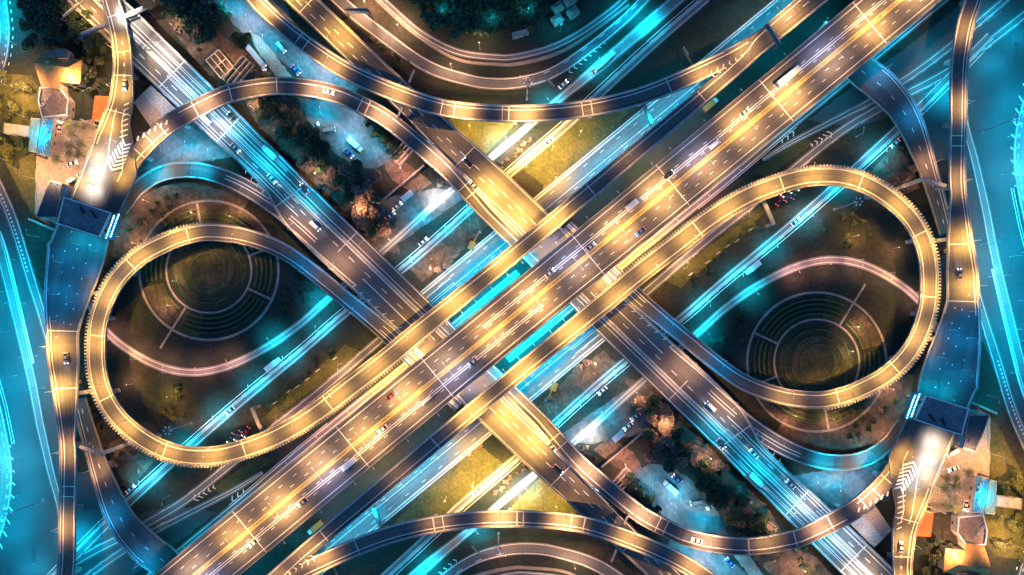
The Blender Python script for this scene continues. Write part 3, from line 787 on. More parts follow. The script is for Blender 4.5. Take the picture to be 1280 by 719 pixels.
def lamp_at(base, yaw, power, color, label, group, h=9, arm=2.4, kind='street_lamp', ang=150, mlabel=None, mgroup=None, mir=True, color2=None):
    lens = 'lens_cool' if color[2] > color[0] else 'lens_warm'
    if kind != 'wall_lamp' and deck_above(Vector(base), Vector(base)+Vector((math.cos(yaw), math.sin(yaw), 0))*arm, h): return None
    root = lamp_template(kind, h, arm, lens)
    root.location = base; root.rotation_euler = (0, 0, yaw)
    for ch in list(KIDS.get(root.name, [])):     # a copied lamp must not carry an earlier lamp's light
        if ch.type == 'LIGHT': KIDS[root.name].remove(ch); bpy.data.objects.remove(ch)
    tag(root, label, kind.replace('_', ' ').replace('twin ', ''), group)
    for sg in ((1, -1) if kind == 'twin_street_lamp' else (1,)):
        lo = bpy.data.objects.new('lamp_light', light_data(power, color if sg > 0 or not color2 else color2, ang)); col.objects.link(lo)
        set_parent(lo, root); NL[0] += 1
        lo.location = (sg*arm, 0, h-.16) if 'street' in kind else ((arm, 0, .3) if kind == 'wall_lamp' else (.45, 0, h-.05))
    if mir and mlabel:
        q = to_px(base)
        if visible(2*CX-q[0], 2*CY-q[1], 45): mirror(root, mlabel, mgroup)
    return root
def lamps_along(P, side, spec, label, group, mlabel, mgroup, h=9, arm=2.6, ang=118, mir=True):
    """spec: list of (u0, u1, spacing m, power, colour)"""
    for (u0, u1, sp, pw, c) in spec:
        n = max(1, int(round((u1-u0)*P.len/(sp*1.22)))); pw = pw*1.2
        for i in range(n):
            u = u0+(u1-u0)*(i+.5)/n
            p, nr, d, wl, wr = P.at(u*P.len)
            if side == 'L': base = p+nr*(wl-.5); q = -nr
            else: base = p-nr*(wr-.5); q = nr
            x, y = to_px(p)
            if not visible(x, y, 45) and not (visible(2*CX-x, 2*CY-y, 45) and mir): continue
            lamp_at(base, math.atan2(q.y, q.x), pw, c, label, group, h, arm, 'street_lamp', ang, mlabel, mgroup, mir)
def gl(items, where, mwhere, h=9, arm=2.0, color=COOL, ang=150, dirn=90, z=0, kind='street_lamp', what='lamp post standing '):
    """items: (x, y, power[, colour]) in picture units, the ground right below the lamp head"""
    for it in items:
        c = it[3] if len(it) > 3 else color
        q = W(it[0], it[1], z); a = R(dirn)
        b = q-Vector((math.cos(a), math.sin(a), 0))*(arm if kind == 'street_lamp' else 0)
        lamp_at(b, a, it[2], c, what+where, 'lamps '+where, h, arm, kind, ang, what+mwhere, 'lamps '+mwhere)
def wl(items, side, outer, z, arm, where, mwhere):
    """lamps bracketed to the outside of a bridge wall: items (s along the expressway, power, colour)"""
    for s, pw, c in items:
        x, y = apt(s, outer(s) if callable(outer) else outer)
        n = Vector((.637, -.771, 0))*side
        lamp_at(W(x, y, z), math.atan2(n.y, n.x), pw, c, 'bracket lamp '+where, 'bracket lamps '+where, 0, arm, 'wall_lamp', 160, 'bracket lamp '+mwhere, 'bracket lamps '+mwhere)

K = 1000
ROSE = (1, .46, .32); BLUE = (.35, .5, 1.0); DEEP_FILL = (.0, .36, .9); PALE = (1, .55, .2); LAV = (.75, .7, 1.0)  # the deep blue serves only added lamps that tint unlit decks
for k in range(-10, 11):
    s = k*68+34
    p, nr, d, wl_, wr_ = PA.at(((s+760)/1520)*PA.len); o = med(((s+760)/1520)*PA.len)
    b = p+nr*o; b.z += .45
    x, y = to_px(b)
    if not visible(x, y, 40): continue
    pw = {0: 38, 1: 30, 2: 34}[abs(k) % 3]*K
    bl = abs(k+.5) > 1 and int(abs(k+.5)) % 3 == 1
    up = BLUE if bl and k >= 0 else (WARM if k % 2 else PALE); dn = BLUE if bl and k < 0 else (WARM if (k+1) % 2 else PALE)
    lamp_at(b, math.atan2(nr.y, nr.x), pw, up, 'tall twin-armed street lamp on the median of the main expressway', 'street lamps on the main expressway median', 10, 3.0, 'twin_street_lamp', 136, mir=False, color2=dn)
lamps_along(PL, 'R', [(0, .06, 22, 44*K, GOLD), (.06, .15, 24, 30*K, WARM), (.15, .22, 30, 14*K, WARM), (.22, .30, 40, 4*K, WARM), (.30, .42, 24, 38*K, GOLD), (.42, .80, 16, 25*K, GOLD), (.80, .845, 19, 14*K, WARM), (.85, .93, 20, 9*K, DEEP_FILL)],  # the last, deep blue lamps are added to tint the unlit loop end
            'slender lamp on the outer wall of the golden left loop slip road', 'lamps of the left loop slip road', 'slender lamp on the outer wall of the golden right loop slip road', 'lamps of the right loop slip road', h=10, ang=132)
lamps_along(PR1, 'R', [(.03, .2, 26, 32*K, WARM), (.2, .42, 26, 22*K, WARM), (.42, .62, 20, 36*K, WARM), (.62, .72, 30, 8*K, WARM), (.82, .97, 20, 17*K, WARM)],
            'lamp on the edge of the ramp arching across the top', 'lamps of the top arch', 'lamp on the edge of the ramp arching across the bottom', 'lamps of the bottom arch')
lamps_along(PR2, 'R', [(.05, .26, 20, 32*K, AMBER), (.26, .36, 30, 10*K, WARM), (.36, .74, 22, 34*K, AMBER), (.78, .98, 30, 8*K, WARM)],
            'lamp on the wall of the ramp arching from the left toll station', 'lamps of the upper left arch', 'lamp on the wall of the ramp arching from the right toll station', 'lamps of the lower right arch')
lamps_along(PR3, 'R', [(.0, .08, 22, 9*K, AMBER), (.08, .20, 17, 25*K, GOLD), (.20, .255, 17, 26*K, GOLD), (.53, .66, 17, 30*K, GOLD), (.66, 1.0, 25, 12*K, WARM)],
            'lamp along the outer wall of the left edge road', 'lamps of the left edge road', 'lamp along the outer wall of the right edge road', 'lamps of the right edge road')
gl([(127, 198, 22*K, WHITE), (121, 216, 34*K, WHITE), (115, 237, 34*K, WHITE), (143, 183, 12*K, WHITE), (101, 225, 12*K, GOLD), (150, 222, 12*K, GOLD), (116, 190, 9*K, GOLD), (166, 206, 12*K, GOLD), (186, 186, 11*K, GOLD)], 'at the bright lanes before the left toll station', 'at the bright lanes before the right toll station', h=7, z=13, dirn=250, ang=110)
lamps_along(PB, 'L', [(.085, .165, 20, 44*K, WHITE), (.165, .25, 15, 32*K, COOL), (.25, .335, 17, 30*K, COOL), (.345, .40, 30, 8*K, AMBER)],
            'lamp on the left wall of the straight flyover from the top left corner', 'lamps on the top left flyover, near wall', 'lamp on the outer wall of the straight flyover leaving by the bottom right corner', 'lamps on the bottom right flyover, outer wall', 12, 3)
lamps_along(PB, 'R', [(.05, .155, 20, 32*K, WARM), (.155, .235, 18, 60*K, ICE), (.235, .29, 20, 20*K, COOL), (.30, .39, 24, 20*K, AMBER)],
            'lamp on the right wall of the straight flyover from the top left corner', 'lamps on the top left flyover, far wall', 'lamp on the inner wall of the straight flyover leaving by the bottom right corner', 'lamps on the bottom right flyover, inner wall', 12, 3)
lamps_along(PB, 'L', [(.54, .60, 14, 66*K, GOLD), (.60, .68, 24, 28*K, WARM), (.68, .90, 20, 34*K, GOLD)],
            'warm lamp on the golden flyover below the middle of the junction', 'lamps on the golden lower flyover', 'warm lamp on the golden flyover above the middle of the junction', 'lamps on the golden upper flyover', 12, 5)
lamps_along(PRR, 'R', [(.1, .4, 18, 34*K, COOL), (.42, .6, 24, 5*K, AMBER)], 'lamp on the slip road rounding the left garden', 'lamps of the left ring slip road', 'lamp on the slip road rounding the right garden', 'lamps of the right ring slip road')
lamps_along(RA, 'R', [(.04, .25, 11, 8*K, ROSE), (.26, .32, 24, 34*K, COOL), (.33, .5, 20, 50*K, COOL), (.53, .62, 16, 26*K, WHITE), (.64, .98, 20, 60*K, COOL)], 'lamp beside the ground road that bends under the left loop', 'lamps of the ground road from the left garden to the top',
            'lamp beside the ground road that bends under the right loop', 'lamps of the ground road from the right garden to the bottom', 9, 3.0, 115)
wl([(s, p, COOL) for s, p in ((185, 37.2*K), (212, 28.5*K), (240, 31*K), (268, 28.5*K), (296, 28.5*K), (328, 31*K), (362, 31*K), (40, 28.5*K), (8, 37.2*K), (-30, 28.5*K), (460, 24.8*K), (500, 24.8*K), (545, 24.8*K))], -1, lambda s: -71 if s < 430 else -80, 13.7, 2.0,
   'on the outside of the elevated strip, over the avenue above the main expressway', 'on the outside of the elevated strip, over the avenue below the main expressway')
wl([(s, p, COOL) for s, p in ((52, 60*K), (28, 80*K), (2, 80*K), (-24, 80*K), (-46, 60*K))], 1, -47.6, 13.7, 1.2, 'above the blue gap just left of the main expressway', 'above the blue gap just right of the main expressway')
wl([(-70, 6*K, AMBER), (-98, 5*K, AMBER), (-130, 9*K, COOL), (82, 10*K, AMBER)], 1, -47.6, 13.7, 1.0, 'added over the flyover passing under the left loop slip road', 'added over the flyover passing under the right loop slip road')  # brackets added in the gap to light the flyover lanes below
wl([(335, 8*K, LAV), (285, 16*K, ROSE), (235, 26*K, ROSE), (195, 46*K, GOLD), (160, 46*K, GOLD), (120, 22*K, GOLD), (430, 16*K, COOL), (500, 18*K, COOL), (570, 18*K, COOL)], 1, lambda s: 31.5+4*min(1, s/400), 13.6, 1.6,
   'on the lower outer face of the main expressway', 'on the upper outer face of the main expressway')
wl([(100, 10*K, LAV), (150, 14*K, LAV), (200, 10*K, LAV), (255, 26*K, GOLD), (285, 14*K, LAV), (340, 14*K, LAV), (400, 18*K, COOL), (470, 24*K, COOL), (540, 24*K, COOL)], -1, -31.6, 13.6, 1.6,
   'on the upper outer face of the main expressway at top right', 'on the lower outer face of the main expressway at bottom left')
lamps_along(PR4, 'L', [(.2, .62, 18, 14*K, DEEP_FILL), (.66, .76, 16, 9*K, AMBER), (.8, 1, 20, 8*K, DEEP_FILL)], 'lamp on the wall of the dark ramp at the upper right', 'lamps of the dark ramp at the upper right', 'lamp on the wall of the dark ramp at the lower left', 'lamps of the dark ramp at the lower left')  # the blue lamps here are added to tint the dark deck
gl([(290, 10, 30*K), (314, 27, 60*K, ICE), (335, 52, 34*K), (378, 84, 34*K), (402, 92, 60*K, ICE), (425, 106, 24*K)], 'in the blue-lit yard left of the top ramp', 'in the blue-lit yard right of the bottom ramp')
gl([(405, 140, 30*K), (443, 155, 60*K, ICE), (436, 172, 36*K), (470, 190, 20*K)], 'in the blue-lit yard under the upper left arch', 'in the blue-lit yard under the lower right arch')
gl([(210, 187, 46*K, ICE), (240, 182, 34*K), (268, 192, 18*K)], 'on the blue-lit ground below the left toll ramp', 'on the blue-lit ground above the right toll ramp')
gl([(555, 247, 46*K, ICE), (530, 270, 34*K), (585, 262, 30*K), (558, 285, 24*K), (515, 322, 26*K)], 'beside the two ground roads left of the middle', 'beside the two ground roads right of the middle')
gl([(400, 408, 54*K), (360, 445, 54*K), (318, 480, 57*K), (275, 518, 61*K), (232, 557, 61*K), (185, 597, 61*K), (140, 636, 57*K), (95, 672, 54*K)],
   'beside the ground road crossing below the left loop', 'beside the ground road crossing above the right loop', h=10, ang=120)
gl([(1070, 165, 8*K), (1010, 208, 7*K, AMBER), (930, 268, 9*K, AMBER), (855, 330, 12*K, AMBER)], 'beside the grey road under the right loop slip road', 'beside the grey road under the left loop slip road')
gl([(1120, 40, 22*K), (1165, 70, 20*K), (1155, 112, 24*K), (1190, 125, 34*K), (1240, 80, 40*K), (1270, 45, 40*K), (1235, 20, 24*K), (1180, 190, 18*K), (1172, 238, 18*K)],
   'among the ground roads under the right edge road', 'among the ground roads under the left edge road', h=11)
gl([(1252, 212, 35.4*K), (1270, 216, 93.6*K), (1271, 217, 31.3*K, ICE), (1260, 165, 62.5*K), (1274, 125, 93.6*K), (1276, 260, 72.9*K), (1262, 315, 62.5*K), (1274, 370, 72.9*K), (1236, 340, 52.1*K), (1250, 405, 62.5*K), (1264, 460, 62.5*K), (1278, 310, 62.5*K), (1278, 420, 62.5*K), (1226, 300, 31.3*K)],
   'beside the wide bright blue road at the right edge', 'beside the wide bright blue road at the left edge', h=18)
gl([(10, 8, 60*K), (20, 50, 26*K), (4, 34, 40*K)], 'on the bend of road in the top left corner', 'on the bend of road in the bottom right corner')
gl([(632, 172, 57.6*K, GOLD), (588, 163, 37.4*K, GOLD), (690, 188, 49*K, GOLD), (658, 210, 43.2*K, GOLD), (724, 170, 21.6*K, GOLD), (694, 226, 25.9*K, GOLD), (648, 176, 66.2*K, WHITE)], 'on the yellow lawn below the top arch', 'on the yellow lawn above the bottom arch', h=10, kind='garden_lamp', what='lantern post ')
gl([(18, 105, 27.2*K, GOLD), (30, 140, 25.2*K, GOLD), (44, 112, 51*K, AMBER), (104, 108, 51*K, AMBER), (10, 195, 27.2*K, GOLD), (45, 218, 23.3*K, GOLD), (97, 160, 23.3*K, AMBER), (84, 226, 27.2*K, AMBER), (193, 98, 29.1*K, AMBER)], 'in the gardens of the houses at upper left', 'in the gardens of the houses at lower right', h=14)
gl([(58, 172, 30*K), (62, 245, 8*K), (48, 290, 16*K), (148, 290, 18*K)], 'around the toll station at left', 'around the toll station at right', h=10)
gl([(100, 300, 16*K), (122, 308, 14*K), (78, 322, 9*K, DEEP_FILL), (110, 338, 9*K, DEEP_FILL), (72, 362, 9*K, DEEP_FILL), (95, 372, 8*K, DEEP_FILL), (70, 395, 5*K, DEEP_FILL)], 'on the plaza below the left toll roof', 'on the plaza above the right toll roof', h=8, z=13)  # the deep blue ones are added to tint the dark plaza deck
GA = dict(kind='garden_lamp', what='lantern post ', ang=140)
gl([(245, 268, 6*K, AMBER), (215, 382, 7.2*K, AMBER), (222, 352, 6*K, AMBER), (292, 272, 6*K, AMBER), (172, 305, 7.2*K, AMBER), (185, 252, 6*K, AMBER), (165, 480, 6*K, AMBER), (215, 495, 6*K, GOLD)], 'on the paths around the left garden', 'on the paths around the right garden', h=6, **GA)
gl([(1105, 245, 6*K, AMBER), (1080, 235, 4*K, AMBER)], 'on the bare ground beside the right loop', 'on the bare ground beside the left loop', h=6, **GA)
gl([(285, 85, 19.2*K, AMBER), (258, 98, 14.4*K, AMBER), (322, 140, 12.8*K, AMBER), (400, 222, 12.8*K, AMBER), (455, 265, 12.8*K, AMBER), (490, 302, 14.4*K, AMBER), (504, 215, 22.4*K, ROSE), (540, 338, 19.2*K, AMBER), (225, 40, 9.6*K, AMBER)], 'on the bare soil between the two crossing flyovers', 'on the bare soil between the crossing flyovers at lower right', h=11, **GA)
gl([(500, 40, 48*K, AMBER), (460, 12, 41.6*K, AMBER), (565, 88, 22.4*K, AMBER), (555, 22, 5*K), (615, 32, 5*K), (660, 20, 5*K), (600, 62, 12.8*K, AMBER), (650, 103, 8*K, AMBER), (700, 40, 12.8*K), (782, 22, 41.6*K), (742, 90, 14.4*K), (775, 62, 19.2*K)], 'on the verges of the curving roads below the grove', 'on the verges of the curving roads at the bottom', h=10, kind='garden_lamp', what='lantern post ')  # three cool lanterns are added inside the grove to brighten its trees
print('LIGHTS', NL[0])
# ================================================================== BUILDINGS
def loopw(pts, z):
    V = [W(x, y, z) for x, y in pts]
    ar = sum(V[i].x*V[(i+1) % len(V)].y-V[(i+1) % len(V)].x*V[i].y for i in range(len(V)))
    if ar < 0: V.reverse()
    return V
def at_roof(pts, z): return loopw(pts, z)      # outline read at roof height
def shrink(V, k):
    c = sum(V, Vector((0, 0, 0)))/len(V); return [c+(v-c)*k for v in V]
def base_of(V):
    c = sum(V, Vector((0, 0, 0)))/len(V); return (c.x, c.y, 0)
M['tile_orange'] = mat_noise('orange_roof_tiles', [(.3, (.42, .2, .05)), (.7, (.62, .33, .10))], .5, .8, 5, fine=3, bmp=.2)
M['tile_brown'] = mat_noise('brown_roof_tiles', [(.3, (.16, .10, .07)), (.7, (.26, .17, .12))], .5, .8, 5, fine=3, bmp=.2)
M['roof_red'] = mat_noise('red_roof_sheet', [(.3, (.45, .12, .03)), (.7, (.62, .2, .05))], .3, .7, 5, fine=2, bmp=.1)
M['plaster'] = mat_noise('plaster', [(.3, (.38, .34, .28)), (.7, (.55, .5, .42))], .5, .9, 4, fine=2, bmp=0)
M['roof_pale'] = mat_noise('pale_roof_sheet', [(.3, (.34, .29, .25)), (.7, (.5, .44, .38))], .15, .7, 5, fine=1.5, bmp=.1)
M['roof_flat'] = mat_noise('flat_roof_screed', [(.3, (.12, .09, .07)), (.7, (.26, .2, .16))], .3, .9, 6, fine=1.5)
M['roof_blue'] = mat_noise('blue_roof_sheet', [(.3, (.03, .22, .36)), (.7, (.05, .32, .46))], .3, .6, 5, fine=2, bmp=0)
M['roof_teal'] = mat_noise('grey_green_roof', [(.3, (.12, .16, .13)), (.7, (.2, .25, .2))], .3, .8, 5, fine=2, bmp=0)
M['roof_dark'] = mat_noise('dark_roof', [(.3, (.035, .045, .06)), (.7, (.09, .10, .12))], .12, .6, 6, fine=1.2)
M['roof_toll'] = mat_noise('toll_roof_sheet', [(.3, (.10, .11, .13)), (.7, (.19, .19, .2))], .08, .5, 5, fine=1.0, bmp=0)
M['white_metal'] = mat_noise('white_metal', [(.3, (.55, .56, .56)), (.7, (.75, .75, .74))], .5, .5, bmp=0)

def flat_building(pts, z, label, mlabel, name, cat, roofmat, parapet=.7, units=0, railing=False, wallmat='plaster', doors=True, mir=True):
    V = at_roof(pts, z); root = empty(name, base_of(V)); tag(root, label, cat)
    b = MB(); b.prism(V, 0, z-.05); b.build('wall', M[wallmat], root)
    r = MB(); r.prism(shrink(V, 1.03), z-.045, z+.12); r.build('roof', M[roofmat], root)
    if parapet:
        p = MB(); In = shrink(V, .955); Out = shrink(V, 1.025); n = len(V)
        for i in range(n):
            j = (i+1) % n; a0, a1, c0, c1 = Out[i], Out[j], In[i], In[j]
            k = len(p.v); z0, z1 = z+.125, z+.12+parapet
            p.v += [(a0.x, a0.y, z0), (a1.x, a1.y, z0), (a1.x, a1.y, z1), (a0.x, a0.y, z1), (c0.x, c0.y, z0), (c1.x, c1.y, z0), (c1.x, c1.y, z1), (c0.x, c0.y, z1)]
            p.face((k, k+1, k+2, k+3)); p.face((k+5, k+4, k+7, k+6)); p.face((k+3, k+2, k+6, k+7))
        p.build('roof_parapet', M['concrete' if not railing else 'white_metal'], root)
    rnd = random.Random(int(pts[0][0]*7))
    for i in range(units):
        u = (i+.5)/units; A = V[0].lerp(V[1], .5); q = None
        e0 = V[0].lerp(V[-1], u); e1 = V[1].lerp(V[2], u); c = e0.lerp(e1, .3+.4*rnd.random())
        m = MB(); m.box((c.x, c.y, z+.12+.4), (1.3, .9, .8), rnd.uniform(0, .6)); o = m.build('roof_unit', M['white_metal'], root)
        f = MB(); f.tube((c.x, c.y, z+.925), (c.x, c.y, z+.98), .32, .32, 10); f.build('fan', M['tyre'], o)
    # windows and a door on the longest wall
    n = len(V); L_ = max(range(n), key=lambda i: (V[(i+1) % n]-V[i]).length)
    for i in range(n):
        a, c = V[i], V[(i+1) % n]; d = c-a; ln = d.length
        if ln < 3: continue
        d.normalize(); nr = Vector((d.y, -d.x, 0)); k = int(ln/3.2)
        for j in range(k):
            p = a+d*(ln*(j+.5)/k)+nr*.04
            if i == L_ and j == 0:
                m = MB(); m.box((p.x, p.y, 1.05), (1.0, .1, 2.1), math.atan2(d.y, d.x)); m.build('door', M['signback'], root)
            else:
                m = MB(); m.box((p.x, p.y, min(z-1.2, 1.7)), (1.3, .1, 1.1), math.atan2(d.y, d.x)); m.build('window', M['glass'], root)
    if mir: mirror(root, mlabel)
    return root

def house_main():
    ze, zr = 7.0, 10.5
    A, B = W(42, 78.5, zr), W(84.5, 84.5, zr)
    C_, D_, E_, F_ = W(51.7, 107.8, ze), W(75, 112, ze), W(74, 102.6, ze+.9), W(100, 105, ze)
    G_, H_ = W(102.7, 75, ze), W(52, 67.5, ze)
    root = empty('house', base_of([C_, D_, F_, G_, H_])); tag(root, 'large house with a bright orange hipped roof among dark trees at upper left', 'house')
    foot = [C_, D_, Vector((E_.x, E_.y, ze)), F_, G_, H_]
    w_ = MB(); w_.prism([v for v in shrink(foot, .93)], 0, ze-.3); w_.build('wall', M['plaster'], root)
    r = MB()
    r.poly([A, C_, D_, E_, F_, B]); r.poly([B, F_, G_]); r.poly([A, B, G_, H_]); r.tri(A, H_, C_)
    lo = [Vector((v.x, v.y, ze-.3)) for v in (C_, D_, E_, F_, G_, H_)]; up = [C_, D_, E_, F_, G_, H_]
    for i in range(6):
        j = (i+1) % 6; r.quad(lo[i], lo[j], up[j], up[i])
    r.poly(list(reversed(lo)))
    ro = r.build('roof', M['tile_orange'], root)
    rc = MB(); rc.tube(A, B, .18, .18, 6); rc.tube(B, F_, .15, .15, 6); rc.tube(B, G_, .15, .15, 6); rc.build('ridge_cap', M['tile_orange'], ro)
    for (x0, y0, x1, y1, hh) in ((60, 66, 72, 73, 9.6), (74, 64, 87, 75, 9.9)):
        d = MB(); d.prism(loopw([(x0, y0), (x1, y0), (x1, y1), (x0, y1)], ze), 3, hh); dd = d.build('roof_dormer', M['plaster'], root)
        t = MB(); t.prism(loopw([(x0-.6, y0-.6), (x1+.6, y0-.4), (x1+.6, y1+.5), (x0-.6, y1+.5)], ze), hh+.003, hh+.2); t.build('dormer_roof', M['tile_brown'], dd)
    ch = MB(); c = W(62, 79, 9); ch.box((c.x, c.y, 10.2), (.9, .9, 2.6)); ch.build('chimney', M['plaster'], root)
    for i in range(4):
        p = W(78+6*i, 105, 3.5); m = MB(); m.box((p.x, p.y+1.0, 3.6), (1.4, .6, 1.6)); m.build('window', M['glass'], root)
    mirror(root, 'large house with a bright orange hipped roof among dark trees at lower right')
house_main()
flat_building([(51, 110), (75, 110), (86, 125), (84.5, 144), (53.5, 147), (49, 127)], 6, 'flat-roofed house with a pale-railed roof terrace below the orange hipped roof, upper left', 'flat-roofed house with a pale-railed roof terrace above the orange hipped roof, lower right', 'house', 'house', 'roof_flat', railing=True, units=2)
flat_building([(53, 149), (67, 150), (61, 195), (47, 193)], 5, 'long narrow building with a blue roof dotted with white air units, upper left', 'long narrow building with a blue roof dotted with white air units, lower right', 'shed', 'building', 'roof_blue', .25, units=9)
flat_building([(39, 148), (51, 149), (45.5, 190), (36, 189)], 4, 'low building with a plain grey-green roof left of the blue roof, upper left', 'low building with a plain grey-green roof right of the blue roof, lower right', 'shed', 'building', 'roof_teal', .2)
flat_building([(6, 154), (38, 158), (36, 171), (5, 167)], 4, 'small pale yellow flat building among lit bushes at the left edge', 'small pale yellow flat building among lit bushes at the right edge', 'shed', 'building', 'roof_pale', .3)
flat_building([(119, 120), (140, 121), (134, 152), (115, 150)], 5, 'small building with a red-orange roof half under the left toll ramp', 'small building with a red-orange roof half under the right toll ramp', 'shed', 'building', 'roof_red', 0)
def warehouse():
    ze, zr = 5, 7
    q = [W(x, y, ze) for x, y in ((167, 128), (189, 106), (226, 142), (196, 168), (172, 158))]
    r0 = W(178, 117, zr); r1 = W(209, 156, zr)
    V = loopw([(167, 128), (189, 106), (226, 142), (196, 170)], ze)
    a, b, c, d = [W(x, y, ze) for x, y in ((167, 128), (189, 106), (226, 142), (196, 170))]
    root = empty('warehouse', base_of(V)); tag(root, 'pale ridged-roof warehouse tucked between the left toll ramp and the straight flyover', 'warehouse')
    w_ = MB(); w_.prism(shrink(V, .96), 0, ze-.35)
    w_.build('wall', M['plaster'], root)
    r = MB()
    r.quad(a, d, r1, r0); r.quad(r0, r1, c, b); r.tri(a, r0, b); r.tri(d, c, r1)
    dn = Vector((0, 0, -.3))
    for p, q_ in ((a, d), (d, c), (c, b), (b, a)): r.quad(p+dn, q_+dn, q_, p)
    r.quad(b+dn, c+dn, d+dn, a+dn)
    ro = r.build('roof', M['roof_pale'], root)
    m = MB(); m.tube(r0, r1, .14, .14, 6); m.build('ridge_cap', M['roof_pale'], ro)
    m = MB(); p = (a+d)/2; m.box((p.x+.35, p.y, 1.8), (3.2, .3, 3.5), math.atan2((d-a).y, (d-a).x)); m.build('roller_door', M['signback'], root)
    mirror(root, 'pale ridged-roof warehouse tucked between the right toll ramp and the straight flyover')
warehouse()

# --- toll station
def toll():
    zc = 19.5
    q = [W(x, y, zc) for x, y in ((80, 245.7), (140, 266), (125, 297), (71, 280))]
    root = empty('toll_station', base_of(q)); tag(root, 'toll station with a broad flat canopy roof across the left plaza lanes', 'toll station')
    V = loopw([(80, 245.7), (140, 266), (125, 297), (71, 280)], zc)
    m = MB(); m.prism(V, zc-.8, zc); ro = m.build('canopy_roof', M['roof_toll'], root)
    n = 4
    for i in range(4):
        a, b = V[i], V[(i+1) % 4]; d = (b-a).normalized(); nr = Vector((-d.y, d.x, 0)); c = (a+b)/2+nr*.3
        m = MB(); m.box((c.x, c.y, zc+.352), ((b-a).length-(.7 if i % 2 else 0), .45, .7), math.atan2(d.y, d.x)); m.build('roof_edge_beam', M['white_metal'], ro)
    for pts in ([(99, 258), (104, 260), (107.5, 267), (103, 268)], [(112, 263), (117, 264.5), (123, 274), (118.5, 273)]):
        m = MB(); m.prism(loopw(pts, zc), zc+.004, zc+.25); m.build('skylight', M['glass'], ro)
    for u in (.08, .29, .5, .71, .92):
        for v in (.2, .8):
            c = q[0].lerp(q[1], u).lerp(q[3].lerp(q[2], u), v); m = MB(); m.tube((c.x, c.y, 13.0), (c.x, c.y, zc-.8), .3, .3, 10); m.build('column', M['white_metal'], root)
        c = q[0].lerp(q[1], u).lerp(q[3].lerp(q[2], u), .5); d = (q[3]-q[0])
        m = MB(); m.box((c.x, c.y, 14.3), (2.6, 1.3, 2.4), math.atan2(d.y, d.x)); bo = m.build('toll_booth', M['white_metal'], root)
        m = MB(); m.box((c.x, c.y, 14.7), (2.0, 1.36, .9), math.atan2(d.y, d.x)); m.build('window', M['glass'], bo)
        m = MB(); m.box((c.x, c.y, 13.07), (9, 1.5, .14), math.atan2(d.y, d.x)); m.build('traffic_island', M['concrete'], root)
    # lit walkway roof on the garden side
    V2 = loopw([(142.5, 266), (151, 268), (142, 300), (131, 298)], 16)
    m = MB(); m.prism(V2, 15.6, 16); wk = m.build('walkway_roof', M['roof_blue'], root)
    a0, a1 = W(146, 268, 16), W(135, 298, 16)
    for i in range(11):
        for k in (-.9, .9):
            c = a0.lerp(a1, (i+.5)/11); c = c+Vector((k, k*.3, .003)); m = MB(); m.box((c.x, c.y, 16.06), (.34, .2, .1)); m.build('roof_light', M['lens_cool'], wk)
    mirror(root, 'toll station with a broad flat canopy roof across the right plaza lanes')
toll()
flat_building([(63, 226), (80, 231), (71, 272), (46, 272)], 9, 'dark flat-roofed office beside the left toll canopy', 'dark flat-roofed office beside the right toll canopy', 'office', 'office', 'roof_dark', .6, wallmat='concrete')
flat_building([(79, 230), (88, 233), (84, 246), (76, 243)], 14.5, 'small pale stair block with a dark roof hatch next to the left toll canopy', 'small pale stair block with a dark roof hatch next to the right toll canopy', 'stair_block', 'building', 'roof_pale', .5, units=1, wallmat='concrete')
def simple_wall(p0, p1, h, th, name, label, mlabel, cat, mat='concrete', z=0, mir=True, caps=0):
    a, b = W(*p0, z), W(*p1, z); d = b-a; c = (a+b)/2; ang = math.atan2(d.y, d.x)
    root = empty(name, (c.x, c.y, z)); tag(root, label, cat)
    m = MB(); m.box((c.x, c.y, z+h/2), (d.length, th, h), ang); m.build('panel', M[mat], root)
    m = MB(); m.box((c.x, c.y, z+h+.062), (d.length+.2, th+.2, .12), ang); m.build('coping', M['concrete'], root)
    n = max(2, int(d.length/4))
    for i in range(n):
        p = a+d*(i/(n-1)); m = MB(); m.box((p.x, p.y, z+h/2+.1), (.5, th+.36, h+.25), ang); m.build('post', M['concrete'], root)
    if mir: mirror(root, mlabel)
    return root
simple_wall((41, 275), (76, 290), 3, .5, 'wall', 'blue-lit boundary wall below the left toll office', 'blue-lit boundary wall above the right toll office', 'wall')
simple_wall((103, 150), (123, 158), 2, .3, 'wall', 'white garden wall behind the palms at upper left', 'white garden wall behind the palms at lower right', 'wall')
simple_wall((480, 250), (530, 208), 2.2, .3, 'wall', 'straight yard wall beside the ground road left of the middle', 'straight yard wall beside the ground road right of the middle', 'wall')

